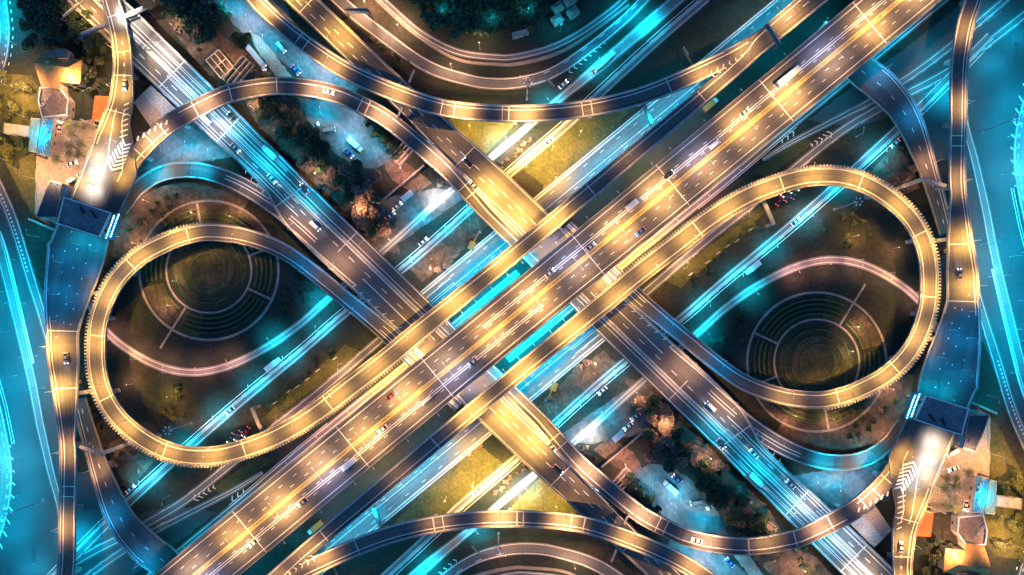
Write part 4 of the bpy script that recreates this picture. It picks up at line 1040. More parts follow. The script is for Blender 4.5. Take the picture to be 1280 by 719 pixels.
# small houses by the grove at the top
for k, (x, y, a, lb) in enumerate(((697, 12, .6, 'blue-lit small house with hipped roof, nearest the grove'), (712, 4, .6, 'blue-lit small house, farthest from the roads'), (696, 27, .6, 'blue-lit small house beside the curving road at the top'), (716, 18, .6, 'blue-lit small house, rightmost of its row at the top'))):
    c = W(x, y, 0); root = empty('house', c); tag(root, lb, 'house')
    ca, sa = math.cos(a), math.sin(a)
    pt = lambda u, v, z: Vector((c.x+u*ca-v*sa, c.y+u*sa+v*ca, z))
    m = MB(); m.box((c.x, c.y, 1.6), (4.2, 3.2, 3.2), a); m.build('wall', M['plaster'], root)
    e = [pt(u, v, 3.2) for u, v in ((-2.5, -2), (2.5, -2), (2.5, 2), (-2.5, 2))]; r0, r1 = pt(-.9, 0, 4.6), pt(.9, 0, 4.6)
    m = MB(); m.quad(e[0], e[1], r1, r0); m.quad(e[2], e[3], r0, r1); m.tri(e[1], e[2], r1); m.tri(e[3], e[0], r0); m.quad(e[3], e[2], e[1], e[0]); m.build('roof', M['roof_teal'], root)
    m = MB(); q = pt(0, -1.62, 1.0); m.box(tuple(q), (.9, .08, 2.0), a); m.build('door', M['signback'], root)
    m = MB(); q = pt(1.4, -1.62, 1.7); m.box(tuple(q), (.9, .08, .9), a); m.build('window', M['glass'], root)
# the white workshop roof seen from the side of the grove
flat_building([(640, 41), (659, 36), (661, 41), (641, 47)], 3.5, 'low pale shed on the edge of the grove at the top', None, 'shed', 'building', 'roof_pale', .2, mir=False)

# ================================================================== GANTRIES, FRAMES, HIGH MASTS
def portal(p0, p1, z0, z1, label, mlabel, name, cat, panels=(), beam=.8, legs=(1, 1), walkway=False, mir=True):
    """beam between two points at height z1, legs down to z0"""
    a, b = W(*p0, z1), W(*p1, z1); d = b-a; ln = d.length; ang = math.atan2(d.y, d.x); c = (a+b)/2
    root = empty(name, (c.x, c.y, 0)); tag(root, label, cat)
    m = MB(); m.box((c.x, c.y, z1), (ln, beam, beam), ang); m.build('beam', M['gantry_steel' if 'gantry' in name else 'concrete'], root)
    for f, p in zip(legs, (a, b)):
        if f:
            q = p+(c-p).normalized()*.4
            m = MB(); m.box((q.x, q.y, (z0+z1-beam/2)/2), (.75*beam, .75*beam, z1-beam/2-z0), ang); m.build('post', M['gantry_steel' if 'gantry' in name else 'concrete'], root)
    nr = Vector((-math.sin(ang), math.cos(ang), 0))
    for (u0, u1, hh, side) in panels:
        p = a.lerp(b, (u0+u1)/2)+nr*(side*(beam/2+.14))
        m = MB(); m.box((p.x, p.y, z1+.2), ((u1-u0)*ln, .16, hh), ang); o = m.build('sign_panel', M['signback'], root)
    if walkway:
        p = c+nr*(beam/2+1.0); m = MB(); m.box((p.x, p.y, z1-.3), (ln*.9, 1.3, .12), ang); m.build('walkway', M['steel'], root)
    if mir: mirror(root, mlabel)
portal((98, 48), (184, 11), 0, 11.3, 'long sign gantry spanning the straight flyover in the top left corner', None, 'sign_gantry', 'sign gantry', ((.08, .30, 1.9, 1), (.66, .9, 1.9, 1)), .6, walkway=True, mir=False)
portal((76, 25), (112, -6), 0, 9, 'sign gantry over the road at the very top left, above the longer one', None, 'sign_gantry', 'sign gantry', ((.1, .6, 1.8, 1),), .5, mir=False)
portal((507, 113), (517, 88), 0, 9, 'cantilevered sign gantry between the top arch and the golden flyover', 'cantilevered sign gantry between the bottom arch and the golden flyover', 'sign_gantry', 'sign gantry', ((.4, 1, 2.2, -1),), .6, (1, 0))
portal((496, 148), (503, 132), 7, 13, 'short sign gantry in the gap between the two arches and the flyover at the top', 'short sign gantry in the gap between the two arches and the flyover at the bottom', 'sign_gantry', 'sign gantry', ((.2, 1, 2, -1),), .6, (1, 0))
portal((676, 92), (692, 109), 0, 8, 'sign gantry beside the blue ground road north of the top arch', 'sign gantry beside the blue ground road south of the bottom arch', 'sign_gantry', 'sign gantry', ((.5, 1, 1.8, 1),), .5, (0, 1))
portal((853, 60), (866, 82), 0, 9, 'sign gantry with a white panel beside the dark end of the top arch', 'sign gantry with a white panel beside the dark end of the bottom arch', 'sign_gantry', 'sign gantry', ((0, .45, 2.4, 1),), .6, (0, 1))
portal((957, 31), (974, 57), 15, 21, 'broad tan sign gantry over the merged lanes at the upper right', 'broad tan sign gantry over the merged lanes at the lower left', 'sign_gantry', 'sign gantry', ((.05, .95, 2.0, 1),), 1.2)
portal((431, 13), (462, 14), 0, 8, 'wide overhead sign gantry over the outer curving road at the top', None, 'sign_gantry', 'sign gantry', ((.05, .95, 3.0, 1), (.05, .95, 3.0, -1)), 1.0, mir=False)
portal((182, 60), (196, 44), 7, 12.5, 'slim sign gantry on the inner wall of the top left flyover', None, 'sign_gantry', 'sign gantry', (), .4, (1, 0), mir=False)
for a, b, la, lb in (((953, 248), (967, 281), 'concrete outrigger frame holding up the right loop slip road near its start', 'concrete outrigger frame holding up the left loop slip road near its end'), ((1129, 233), (1153, 224), 'concrete beam of the forked frame left of the right edge road', 'concrete beam of the forked frame right of the left edge road'),
                     ((1154, 223.5), (1182, 233), 'concrete beam of the forked frame touching the right edge road', 'concrete beam of the forked frame touching the left edge road'), ((1163, 302), (1186, 299), 'concrete cross beam tying the right loop to the edge road', 'concrete cross beam tying the left loop to the edge road')):
    portal(a, b, 0, 10.5, la, lb, 'support_frame', 'support frame', (), 1.5)
for (x, y, la, lb) in ((1166, 425, 'small concrete cross beam between the right loop and its plaza road', 'small concrete cross beam between the left loop and its plaza road'), (808, 147, 'concrete support frame below the dark end of the top arch', 'concrete support frame below the dark end of the bottom arch')):
    if x > 1000: portal((x-6, y), (x+8, y-3), 0, 10, la, lb, 'support_frame', 'support frame', (), 1.4)
    else: portal((806, 133), (815, 156), 0, 11, la, lb, 'support_frame', 'support frame', (), 1.5)
def high_mast(x, y, label, mlabel, power, color):
    b = W(x, y, 0); root = empty('high_mast_lamp', b); tag(root, label, 'high mast lamp')
    h = 28
    m = MB(); m.tube((0, 0, 0), (0, 0, h), .32, .13, 10); m.tube((0, 0, 0), (0, 0, .6), .6, .5, 10); m.build('mast', M['pole'], root, world=False)
    m = MB()
    for i in range(16):
        t0, t1 = 2*math.pi*i/16, 2*math.pi*(i+1)/16
        m.tube((1.1*math.cos(t0), 1.1*math.sin(t0), h-.3), (1.1*math.cos(t1), 1.1*math.sin(t1), h-.3), .06, .06, 5, caps=False)
    m.build('lamp_ring', M['pole'], root, world=False)
    for i in range(6):
        t = 2*math.pi*i/6; c = Vector((1.45*math.cos(t), 1.45*math.sin(t), h-.35)); m = MB(); m.box(tuple(c), (.7, .5, .28), t); hd = m.build('lamp_head', M['white_metal'], root, world=False)
        m = MB(); m.box((c.x, c.y, c.z-.17), (.5, .35, .05), t); m.build('lens', M['lens_cool' if color[2] > color[0] else 'lens_warm'], hd, world=False)
    lo = bpy.data.objects.new('lamp_light', light_data(power, color, 150)); col.objects.link(lo); set_parent(lo, root); lo.location = (0, 0, h-.9)
    if mlabel: mirror(root, mlabel)
high_mast(658.5, 124, 'tall high-mast lamp with a ring of heads standing above the top arch', 'tall high-mast lamp with a ring of heads standing below the bottom arch', 14*K, AMBER)
high_mast(1043, 262, 'tall high-mast lamp with a ring of heads inside the right loop', 'tall high-mast lamp with a ring of heads inside the left loop', 6*K, AMBER)
high_mast(1228, 165, 'tall high-mast lamp with a ring of heads right of the right edge road', 'tall high-mast lamp with a ring of heads left of the left edge road', 40*K, COOL)

# ================================================================== VEHICLES
def loft(mb, secs, mat=0):
    """secs: (x, half width bottom, half width top, z bottom, z top), joined front to back"""
    rows = []
    for x, hb, ht, z0, z1 in secs:
        k = len(mb.v); zm = z0+(z1-z0)*.55
        mb.v += [(x, -hb*.94, z0), (x, -hb, zm), (x, -ht*.92, z1-.04), (x, -ht*.7, z1), (x, ht*.7, z1), (x, ht*.92, z1-.04), (x, hb, zm), (x, hb*.94, z0)]; rows.append(k)
    for a, b in zip(rows, rows[1:]):
        for i in range(8):
            j = (i+1) % 8; mb.face((a+i, a+j, b+j, b+i), mat)
    mb.face([rows[0]+7-i for i in range(8)], mat); mb.face([rows[-1]+i for i in range(8)], mat)
def vehicle(kind, paint, box=None):
    name = {'car': 'car', 'van': 'van', 'truck': 'truck', 'bus': 'bus'}[kind]
    root = empty(name, (0, 0, 0)); P = M['car_'+paint]
    B = lambda m, n, mt, p=root: m.build(n, mt, p, world=False)
    if kind == 'car':
        m = MB(); loft(m, [(2.2, .7, .6, .35, .62), (2.1, .82, .78, .3, .72), (1.2, .88, .84, .28, .86), (.7, .88, .84, .28, .95), (-1.3, .88, .84, .28, .98), (-2.1, .84, .8, .3, .9), (-2.22, .75, .7, .4, .8)]); bo = B(m, 'body', P)
        m = MB(); loft(m, [(1.05, .80, .7, .9, .95), (.35, .8, .62, .9, 1.42), (-.9, .8, .62, .9, 1.42), (-1.7, .78, .66, .9, 1.0)]); B(m, 'window', M['glass'])
        m = MB(); loft(m, [(.3, .60, .58, 1.40, 1.46), (-.85, .60, .58, 1.40, 1.46)]); B(m, 'roof', P)
        wx, wr, hw, L2 = (1.35, -1.3), .32, .84, 2.2
    elif kind == 'van':
        m = MB(); loft(m, [(2.4, .75, .7, .4, .9), (2.2, .92, .88, .35, 1.1), (1.5, .95, .85, .32, 1.95), (-2.4, .95, .85, .35, 2.0)]); B(m, 'body', P)
        m = MB(); loft(m, [(2.05, .86, .8, 1.25, 1.35), (1.55, .97, .87, 1.25, 1.8), (-2.2, .97, .87, 1.25, 1.75)]); B(m, 'window', M['glass'])
        wx, wr, hw, L2 = (1.5, -1.5), .36, .9, 2.4
    elif kind == 'bus':
        m = MB(); loft(m, [(5.4, 1.1, 1.0, .4, 2.4), (5.2, 1.24, 1.14, .35, 3.0), (-5.3, 1.24, 1.14, .35, 3.05), (-5.45, 1.15, 1.05, .5, 2.8)]); B(m, 'body', P)
        m = MB(); m.box((0, 0, 1.95), (10.2, 2.5, .8)); B(m, 'window', M['glass'])
        m = MB(); m.box((-2, 0, 3.16), (2.4, 1.5, .26)); B(m, 'roof_unit', M['white_metal'])
        wx, wr, hw, L2 = (3.6, -3.4), .48, 1.12, 5.4
    else:
        m = MB(); loft(m, [(3.6, 1.0, .95, .5, 1.2), (3.5, 1.08, 1.0, .45, 2.2), (2.0, 1.1, 1.02, .45, 2.45)]); B(m, 'cab', P)
        m = MB(); m.box((3.05, 0, 1.85), (1.02, 2.14, .55)); B(m, 'window', M['glass'])
        m = MB(); m.box((-.9, 0, .75), (5.5, .9, .3)); B(m, 'chassis', M['tyre'])
        m = MB(); m.box((-.95, 0, 2.05), (5.4, 2.3, 2.2)); m.box((-.95, 0, 3.17), (5.3, 2.2, .06)); B(m, 'cargo_box', M[box or 'car_white'])
        wx, wr, hw, L2 = (2.8, -2.4), .45, 1.0, 3.55
    for x in wx:
        for s in (1, -1):
            m = MB(); m.tube((x, s*hw-.11, wr), (x, s*hw+.11, wr), wr, wr, 12); wh = B(m, 'wheel', M['tyre'])
            m = MB(); m.tube((x, s*(hw+.112), wr), (x, s*(hw+.13), wr), wr*.55, wr*.5, 8); B(m, 'rim', M['steel'], wh)
    for s in (1, -1):
        m = MB(); m.box((L2-.03, s*hw*.72, .68), (.1, .32, .16)); B(m, 'headlight', M['headlamp'])
        m = MB(); m.box((-L2+.0, s*hw*.75, .8), (.1, .26, .16)); B(m, 'taillight', M['taillamp'])
    return root
VT = {}
def put_vehicle(kind, paint, pos, yaw, label, mlabel=None, box=None, lit=False, mir=True, power=2.2):
    k = (kind, paint, box)
    if k in VT: r = copy_tree(VT[k])
    else: r = vehicle(kind, paint, box); VT[k] = r
    for ch in list(KIDS.get(r.name, [])):
        if ch.type == 'LIGHT': KIDS[r.name].remove(ch); bpy.data.objects.remove(ch)
    r.location = pos; r.rotation_euler = (0, 0, yaw); tag(r, label, kind); r.pop('group', None)
    if lit:
        lo = bpy.data.objects.new('headlight_beam', light_data(power*K, ICE, 64, .9, .12)); col.objects.link(lo); set_parent(lo, r)
        lo.location = ({'car': 2.35, 'van': 2.55, 'bus': 5.6, 'truck': 3.75}[kind], 0, .9); lo.rotation_euler = (0, R(-66), 0)
    if mir and mlabel:
        q = to_px(pos)
        if visible(2*CX-q[0], 2*CY-q[1], 15): mirror(r, mlabel)
    return r
def drive(P, u, off, kind, paint, label, mlabel, back=False, box=None, lit=True, mir=True, power=2.2):
    p, nr, d, wl_, wr_ = P.at(u*P.len); q = p+nr*off; q.z += .02
    put_vehicle(kind, paint, q, math.atan2(d.y, d.x)+(math.pi if back else 0), label, mlabel, box, lit, mir, power)
def us(s): return (s+760)/1520
mA = S*(H-15)/H
# main expressway: nearside lanes run to the upper right, the other side to the lower left
for s, lane, kind, paint, lb in ((70, 12, 'car', 'white', 'white car with lit headlights just right of the middle on the main expressway'), (130, 5, 'car', 'silver', 'silver car in the fast lane beside the median, a little right of the middle'),
                                 (205, 12, 'truck', 'blue', 'blue-cabbed box truck with a white body driving up the main expressway'), (262, 12, 'car', 'black', 'black car following the box truck up the main expressway'), (330, 5, 'van', 'white', 'white van beside the median at the upper right part of the main expressway'),
                                 (385, 12, 'car', 'silver', 'silver car near the upper right end of the main expressway'), (455, 12, 'bus', 'white', 'white bus leaving the picture on the main expressway at top right'), (-180, 20, 'car', 'red', 'red car in the slow lane on the upper side of the main expressway')):
    drive(PA, us(s), lane*mA, kind, paint, lb, None, False, None, True, False, 3.0)
for s, lane, kind, paint, lb in ((-75, -12, 'car', 'silver', 'silver car with lit headlights just left of the middle on the main expressway'), (-150, -12, 'van', 'silver', 'silver van driving down the main expressway toward the lower left'), (-215, -5, 'car', 'white', 'white car in the fast lane on the lower left half of the main expressway'),
                                 (-275, -12, 'truck', 'white', 'white box truck driving down the main expressway at lower left'), (-350, -12, 'car', 'grey', 'grey car behind the white box truck at lower left'), (-430, -12, 'car', 'white', 'white car near the lower left end of the main expressway'), (190, -20, 'car', 'blue', 'blue car in the slow lane on the lower side of the main expressway')):
    drive(PA, us(s), lane*mA, kind, paint, lb, None, True, None, True, False, 3.0)
mB = S*(H-7)/H
for t, d, kind, paint, lb, ml, bk in ((-455, 72, 'bus', 'white', 'white bus on the upper stretch of the top left flyover', None, False), (-395, 72, 'car', 'silver', 'silver car where the top left flyover passes under the arch', 'silver car where the bottom right flyover passes under the arch', False), (-335, 76, 'car', 'white', 'white car below the arch on the blue-lit part of the top left flyover', 'white car above the arch on the blue-lit part of the bottom right flyover', False),
                                      (-255, 72, 'van', 'white', 'white van on the blue-lit part of the top left flyover', 'white van on the blue-lit part of the bottom right flyover', False), (-425, 97, 'car', 'black', 'black car heading up the inner side of the top left flyover', None, True), (-360, 97, 'truck', 'white', 'white box truck heading up the inner side of the top left flyover', 'white box truck heading down the inner side of the bottom right flyover', True),
                                      (-300, 96, 'car', 'red', 'red car behind the box truck on the top left flyover', 'red car behind the box truck on the bottom right flyover', True), (150, 79, 'car', 'silver', 'silver car on the golden flyover below the middle', 'silver car on the golden flyover above the middle', False), (215, 79, 'van', 'white', 'white van on the golden flyover near the bottom arch', 'white van on the golden flyover near the top arch', False), (175, 64, 'car', 'black', 'black car in the middle lane of the golden lower flyover', 'black car in the middle lane of the golden upper flyover', False)):
    l = (t+760)*mB; off = Bd(d)[1](l)
    drive(PB, l/PB.len, off, kind, paint, lb, ml, bk, None, True)
RB = Path([(40, 742, .04, 11, 11), (156, 625, .04, 11, 11), (282, 512, .04, 10, 10), (374, 436, .04, 9, 9), (427, 390, .04, 9, 9), (497, 336, .04, 9, 9), (545, 295, .04, 9, 9), (587, 257, .04, 9, 9), (640, 209, .04, 9, 9), (705, 153, .04, 10, 10), (735, 124, .04, 10, 10), (820, 46, .04, 10, 10), (880, -6, .04, 10, 10)])
for u, o, kind, paint, lb, ml, bk in ((.16, 1.6, 'car', 'white', 'white car on the ground road at the lower left corner', 'white car on the ground road at the upper right corner', False), (.22, 1.6, 'van', 'silver', 'silver van on the ground road left of the golden loop bottom', 'silver van on the ground road right of the golden loop top', False), (.30, -1.6, 'car', 'silver', 'silver car on the ground road inside the left loop', 'silver car on the ground road inside the right loop', True), (.37, 1.6, 'truck', 'white', 'white truck on the ground road inside the left loop', 'white truck on the ground road inside the right loop', False), (.53, -1.6, 'car', 'blue', 'blue car on the ground road just left of the middle', 'blue car on the ground road just right of the middle', True), (.585, 1.6, 'car', 'white', 'white car on the ground road near the blue-lit yard left of the middle', 'white car on the ground road near the blue-lit yard right of the middle', False), (.80, 1.6, 'van', 'white', 'white van on the dark ground road above the top arch', 'white van on the dark ground road below the bottom arch', False)):
    drive(RB, u, o, kind, paint, lb, ml, bk)
for u, o, kind, paint, lb, ml, bk in ((.46, 1, 'car', 'silver', 'silver car on the ground road beneath the upper left arch', 'silver car on the ground road beneath the lower right arch', False), (.64, 1, 'van', 'white', 'white van on the ground road passing under the top arch', 'white van on the ground road passing under the bottom arch', False), (.8, 2, 'car', 'white', 'white car on the wide blue ground road at the top', None, False), (.86, -2, 'bus', 'white', 'white bus on the wide blue ground road at the top', None, True)):
    drive(RA, u, o, kind, paint, lb, ml, bk)
# loops, ramps
for P, u, o, kind, paint, lb, ml, bk in ((PR2, .44, 0, 'car', 'white', 'white car on the upper left arch near the middle of its curve', 'white car on the lower right arch near the middle of its curve', False), (PR3, .165, 1, 'car', 'silver', 'silver car approaching the left toll plaza', 'silver car approaching the right toll plaza', False),
                                         (PR3, .58, 2, 'car', 'grey', 'grey car where the left edge road narrows after the plaza', 'grey car where the right edge road narrows after the plaza', False)):
    drive(P, u, o, kind, paint, lb, ml, bk)
def park(x, y, ang, kind, paint, lb, ml, box=None, mir=True):
    put_vehicle(kind, paint, W(x, y, .02), R(ang), lb, ml, box, False, mir)
park(687, 177, 40, 'car', 'white', 'white car stopped on the road edge beside the yellow lawn below the top arch', 'white car stopped on the road edge beside the yellow lawn above the bottom arch')
park(887, 132, 40, 'truck', 'white', 'white-cabbed truck with an orange cargo box beside the main expressway', 'white-cabbed truck with an orange cargo box on the far side of the main expressway', 'car_orange')
for (x, y, a, k, p, lb, ml) in ((974, 251, 60, 'car', 'red', 'red car parked on the verge under the right loop slip road', 'red car parked on the verge under the left loop slip road'), (984, 246, 60, 'car', 'grey', 'grey car parked in the middle of three on the verge under the right loop', 'grey car parked in the middle of three on the verge under the left loop'), (993, 243, 60, 'car', 'green', 'green car parked on the verge nearest the top of the right loop', 'green car parked on the verge nearest the bottom of the left loop'),
                                (76, 159, 80, 'car', 'white', 'white car parked right of the blue roof at upper left', 'white car parked left of the blue roof at lower right'), (70, 158, 80, 'car', 'silver', 'silver car parked against the blue-roofed building at upper left', 'silver car parked against the blue-roofed building at lower right'), (91, 205, 20, 'car', 'white', 'white car parked under the palms at upper left', 'white car parked under the palms at lower right'), (92, 225, 30, 'van', 'white', 'white van parked beside the toll ramp at left', 'white van parked beside the toll ramp at right'),
                                (321, 72, -50, 'bus', 'white', 'white bus parked on the building site under the top left flyover trees', None), (327.6, 83, -60, 'car', 'white', 'white car parked at the end of the building site, upper left', None), (445, 182, -42, 'truck', 'white', 'long white truck parked in the blue-lit yard under the upper left arch', 'long white truck parked in the blue-lit yard under the lower right arch'), (436, 192, -42, 'car', 'blue', 'blue car parked below the long white truck, upper left yard', 'blue car parked above the long white truck, lower right yard'),
                                (393, 158, 30, 'car', 'silver', 'silver car parked at the left end of the blue-lit yard, upper left', 'silver car parked at the right end of the blue-lit yard, lower right'), (380, 160, 60, 'car', 'white', 'white car parked beside the dark tree clump, upper left yard', 'white car parked beside the dark tree clump, lower right yard'), (412, 163, 10, 'van', 'grey', 'grey van parked in the middle of the upper left yard', 'grey van parked in the middle of the lower right yard'), (510, 178, -40, 'van', 'silver', 'silver van parked close under the upper left arch', 'silver van parked close under the lower right arch'),
                                (512, 244, 40, 'truck', 'grey', 'grey truck parked by the yard wall left of the middle', 'grey truck parked by the yard wall right of the middle'), (497, 258, 40, 'car', 'white', 'white car parked by the yard wall left of the middle', 'white car parked by the yard wall right of the middle'), (488, 270, 40, 'car', 'silver', 'silver car parked at the lower end of the yard wall left of the middle', 'silver car parked at the upper end of the yard wall right of the middle'), (352, 60, -50, 'van', 'white', 'white van parked in the blue-lit yard by the top ramp', None), (370, 88, -50, 'car', 'blue', 'blue car parked at the lower end of the yard by the top ramp', 'blue car parked at the upper end of the yard by the bottom ramp')):
    park(x, y, a, k, p, lb, ml)

def excavator(x, y, a, label, mlabel):
    root = empty('excavator', W(x, y, 0), R(a)); tag(root, label, 'excavator')
    B = lambda m, n, mt, p=root: m.build(n, mt, p, world=False)
    for s in (1, -1):
        m = MB(); m.box((0, s*1.1, .45), (3.6, .6, .5)); m.tube((1.7, s*1.1-.3, .45), (1.7, s*1.1+.3, .45), .42, .42, 10); m.tube((-1.7, s*1.1-.3, .45), (-1.7, s*1.1+.3, .45), .42, .42, 10); B(m, 'track', M['tyre'])
    m = MB(); loft(m, [(1.3, 1.2, 1.1, .95, 1.7), (-.6, 1.25, 1.2, .95, 1.9), (-2.2, 1.2, 1.0, 1.0, 2.0)]); B(m, 'body', M['excavator_paint'])
    m = MB(); m.box((.5, .65, 2.3), (1.5, 1.0, 1.4)); cb = B(m, 'cab', M['excavator_paint']); m = MB(); m.box((.56, .65, 2.4), (1.5, 1.06, .9)); B(m, 'window', M['glass'], cb)
    m = MB(); m.tube((1.1, -.2, 1.6), (3.6, -.2, 4.2), .28, .22, 6); B(m, 'boom', M['excavator_paint'])
    m = MB(); m.tube((3.6, -.2, 4.2), (6.0, -.2, 1.8), .2, .16, 6); B(m, 'arm', M['excavator_paint'])
    m = MB(); m.prism([(5.6, -.7), (6.5, -.7), (6.7, .3), (5.7, .3)], .9, 1.75); B(m, 'bucket', M['steel'])
    if mlabel: mirror(root, mlabel)
M['excavator_paint'] = new_mat('excavator_yellow', (.3, .16, .04), .6)
excavator(361, 156, 205, 'yellow excavator on bare ground left of the upper left yard', 'yellow excavator on bare ground right of the lower right yard')
excavator(333, 94, 170, 'yellow excavator at the edge of the building site by the upper left arch', 'yellow excavator at the edge of the building site by the lower right arch')
excavator(590, 306, 60, 'yellow excavator on the soil strip between the ground roads, upper side of the middle', 'yellow excavator on the soil strip between the ground roads, lower side of the middle')
# white boards along the verge under the right loop slip road
for k, (x, y) in enumerate(((936, 288), (919, 302), (908, 308), (896, 317), (883, 328), (862, 343))):
    b = W(x, y, 0); root = empty('sign_board', b, R(40)); n = ['nearest the right loop', 'second', 'third', 'fourth', 'fifth', 'nearest the middle'][k]; n2 = ['nearest the left loop', 'second', 'third', 'fourth', 'fifth', 'nearest the middle'][k]
    full = 'white board on posts, %s in its row under the %s loop road'
    tag(root, full % (n, 'right'), 'sign board', 'roadside boards under the right loop slip road')
    m = MB(); m.box((0, 0, 3.2), (1.9, .16, 2.6)); m.build('board', M['white_metal'], root, world=False)
    for s in (.6, -.6):
        m = MB(); m.tube((s, .14, 0), (s, .14, 4.2), .07, .07, 6); m.build('post', M['pole'], root, world=False)
    mirror(root, full % (n2, 'left'), 'roadside boards under the left loop slip road')

# building site: foundation walls and stacked beams
def foundation(x, y, a, w_, l_, label, mlabel):
    root = empty('building_shell', W(x, y, 0), R(a)); tag(root, label, 'building shell')
    for k in range(4):
        m = MB(); m.box((-w_/2+w_*k/3, 0, 1.3), (.35, l_, 2.6)); m.build('wall', M['concrete'], root, world=False)
    for k in range(3):
        m = MB(); m.box((0, -l_/2+.2+(l_-.4)*k/2, 2.75), (w_-.4, .3, .26)); m.build('beam', M['concrete'], root, world=False)
    m = MB(); m.box((0, 0, .1), (w_+1, l_+1, .2)); m.build('slab', M['soil'], root, world=False)
    if mlabel: mirror(root, mlabel)
foundation(277, 82, 40, 7, 10, 'unfinished roofless building shell on the soil under the top left flyover, left one', None)
foundation(300, 92, -40, 6, 13, 'unfinished roofless building shell on the soil beside the parked bus, right one', None)
foundation(505, 190, -42, 5, 11, 'unfinished roofless shell on a dark plot under the upper left arch', 'unfinished roofless shell on a dark plot under the lower right arch')

# ================================================================== TREES AND BUSHES
def make_tree(kind, seed, r, h, n, mat, trunk=True, leaf=(.55, 1.1)):
    root = empty(kind, (0, 0, 0)); rnd = random.Random(seed)
    z0 = h*.35 if trunk else 0
    mb = MB(); cs = []
    for i in range(8 if trunk else 5):
        t = rnd.uniform(0, 6.283); q = rnd.uniform(.1, .75)*r
        cs.append((q*math.cos(t), q*math.sin(t), z0+(h-z0)*rnd.uniform(.25, .8), r*rnd.uniform(.3, .55)))
    for i in range(n):
        cx_, cy_, cz_, cr = rnd.choice(cs)
        v = Vector((rnd.gauss(0, 1), rnd.gauss(0, 1), rnd.gauss(0, .8))).normalized()*cr*rnd.uniform(.5, 1.08); p = Vector((cx_, cy_, cz_))+v
        if p.z < .15: p.z = .15
        leafquad(mb, p, rnd.uniform(*leaf), rnd)
    mb.build('crown', M[mat], root, world=False)
    m = MB()
    if trunk:
        m.tube((0, 0, 0), (0, 0, h*.5), .26, .16, 7)
        for c in cs[:5]: m.tube((0, 0, h*.35), c[:3], .12, .04, 5)
        m.build('trunk', M['bark'], root, world=False)
    else:
        for c in cs[:4]: m.tube((0, 0, 0), c[:3], .06, .03, 5)
        m.build('stem', M['bark'], root, world=False)
    return root
def make_palm(seed):
    root = empty('palm_tree', (0, 0, 0)); rnd = random.Random(seed); h = 6.5
    m = MB(); m.tube((0, 0, 0), (.2, .1, h), .24, .16, 8); m.build('trunk', M['bark'], root, world=False)
    m = MB()
    for k in range(15):
        t = 2*math.pi*k/15+rnd.uniform(-.15, .15); u = Vector((math.cos(t), math.sin(t), 0)); v = Vector((-u.y, u.x, 0)); L_ = rnd.uniform(2.6, 3.6); up = rnd.uniform(.3, 1.2)
        for j in range(11):
            f = (j+.5)/11; c = Vector((.2, .1, h))+u*(L_*f)+Vector((0, 0, up*math.sin(f*2.6)-1.6*f*f)); wd = .75*math.sin(math.pi*min(1, f+.15))+.1
            for s in (1, -1):
                e = c+v*(s*wd)+u*.25-Vector((0, 0, .25)); m.quad(c, c+u*.13, e+u*.05, e)
    m.build('crown', M['leaf_mid'], root, world=False)
    return root
TT = {}
def tree_of(kind):
    if kind not in TT:
        i = len(TT)
        TT[kind] = {'dark1': lambda: make_tree('tree', 1, 3.2, 7.5, 520, 'leaf_dark'), 'dark2': lambda: make_tree('tree', 2, 4.0, 8.5, 700, 'leaf_dark'), 'mid1': lambda: make_tree('tree', 3, 3.0, 6.5, 480, 'leaf_mid'), 'dry1': lambda: make_tree('tree', 4, 3.0, 6, 420, 'leaf_dry'), 'dry2': lambda: make_tree('tree', 5, 3.8, 7, 560, 'leaf_dry'),
                    'bush1': lambda: make_tree('bush', 6, 1.3, 1.6, 150, 'leaf_mid', False, (.3, .6)), 'bush2': lambda: make_tree('bush', 7, 1.7, 1.9, 190, 'leaf_dark', False, (.3, .65)), 'bush3': lambda: make_tree('bush', 8, 1.4, 1.5, 150, 'leaf_dry', False, (.3, .6)), 'palm': lambda: make_palm(9)}[kind]()
        return TT[kind]
    return copy_tree(TT[kind])
def inside(x, y, P):
    r = False; j = len(P)-1
    for i in range(len(P)):
        if (P[i][1] > y) != (P[j][1] > y) and x < (P[j][0]-P[i][0])*(y-P[i][1])/(P[j][1]-P[i][1])+P[i][0]: r = not r
        j = i
    return r
NT = [0]
trnd = random.Random(42)
def on_ground_road(c):
    for P, fly in ALLROADS:
        for sg in (1, -1):
            for i in range(0, len(P.p), 1):
                q = P.p[i]
                if fly and q.z > 5: continue
                dx, dy = sg*c.x-q.x, sg*c.y-q.y
                al = dx*P.d[i].x+dy*P.d[i].y; ac = dx*P.nrm[i].x+dy*P.nrm[i].y
                if abs(al) < 1.6 and -P.wr[i]-.8 < ac < P.wl[i]+.8: return True
    return False
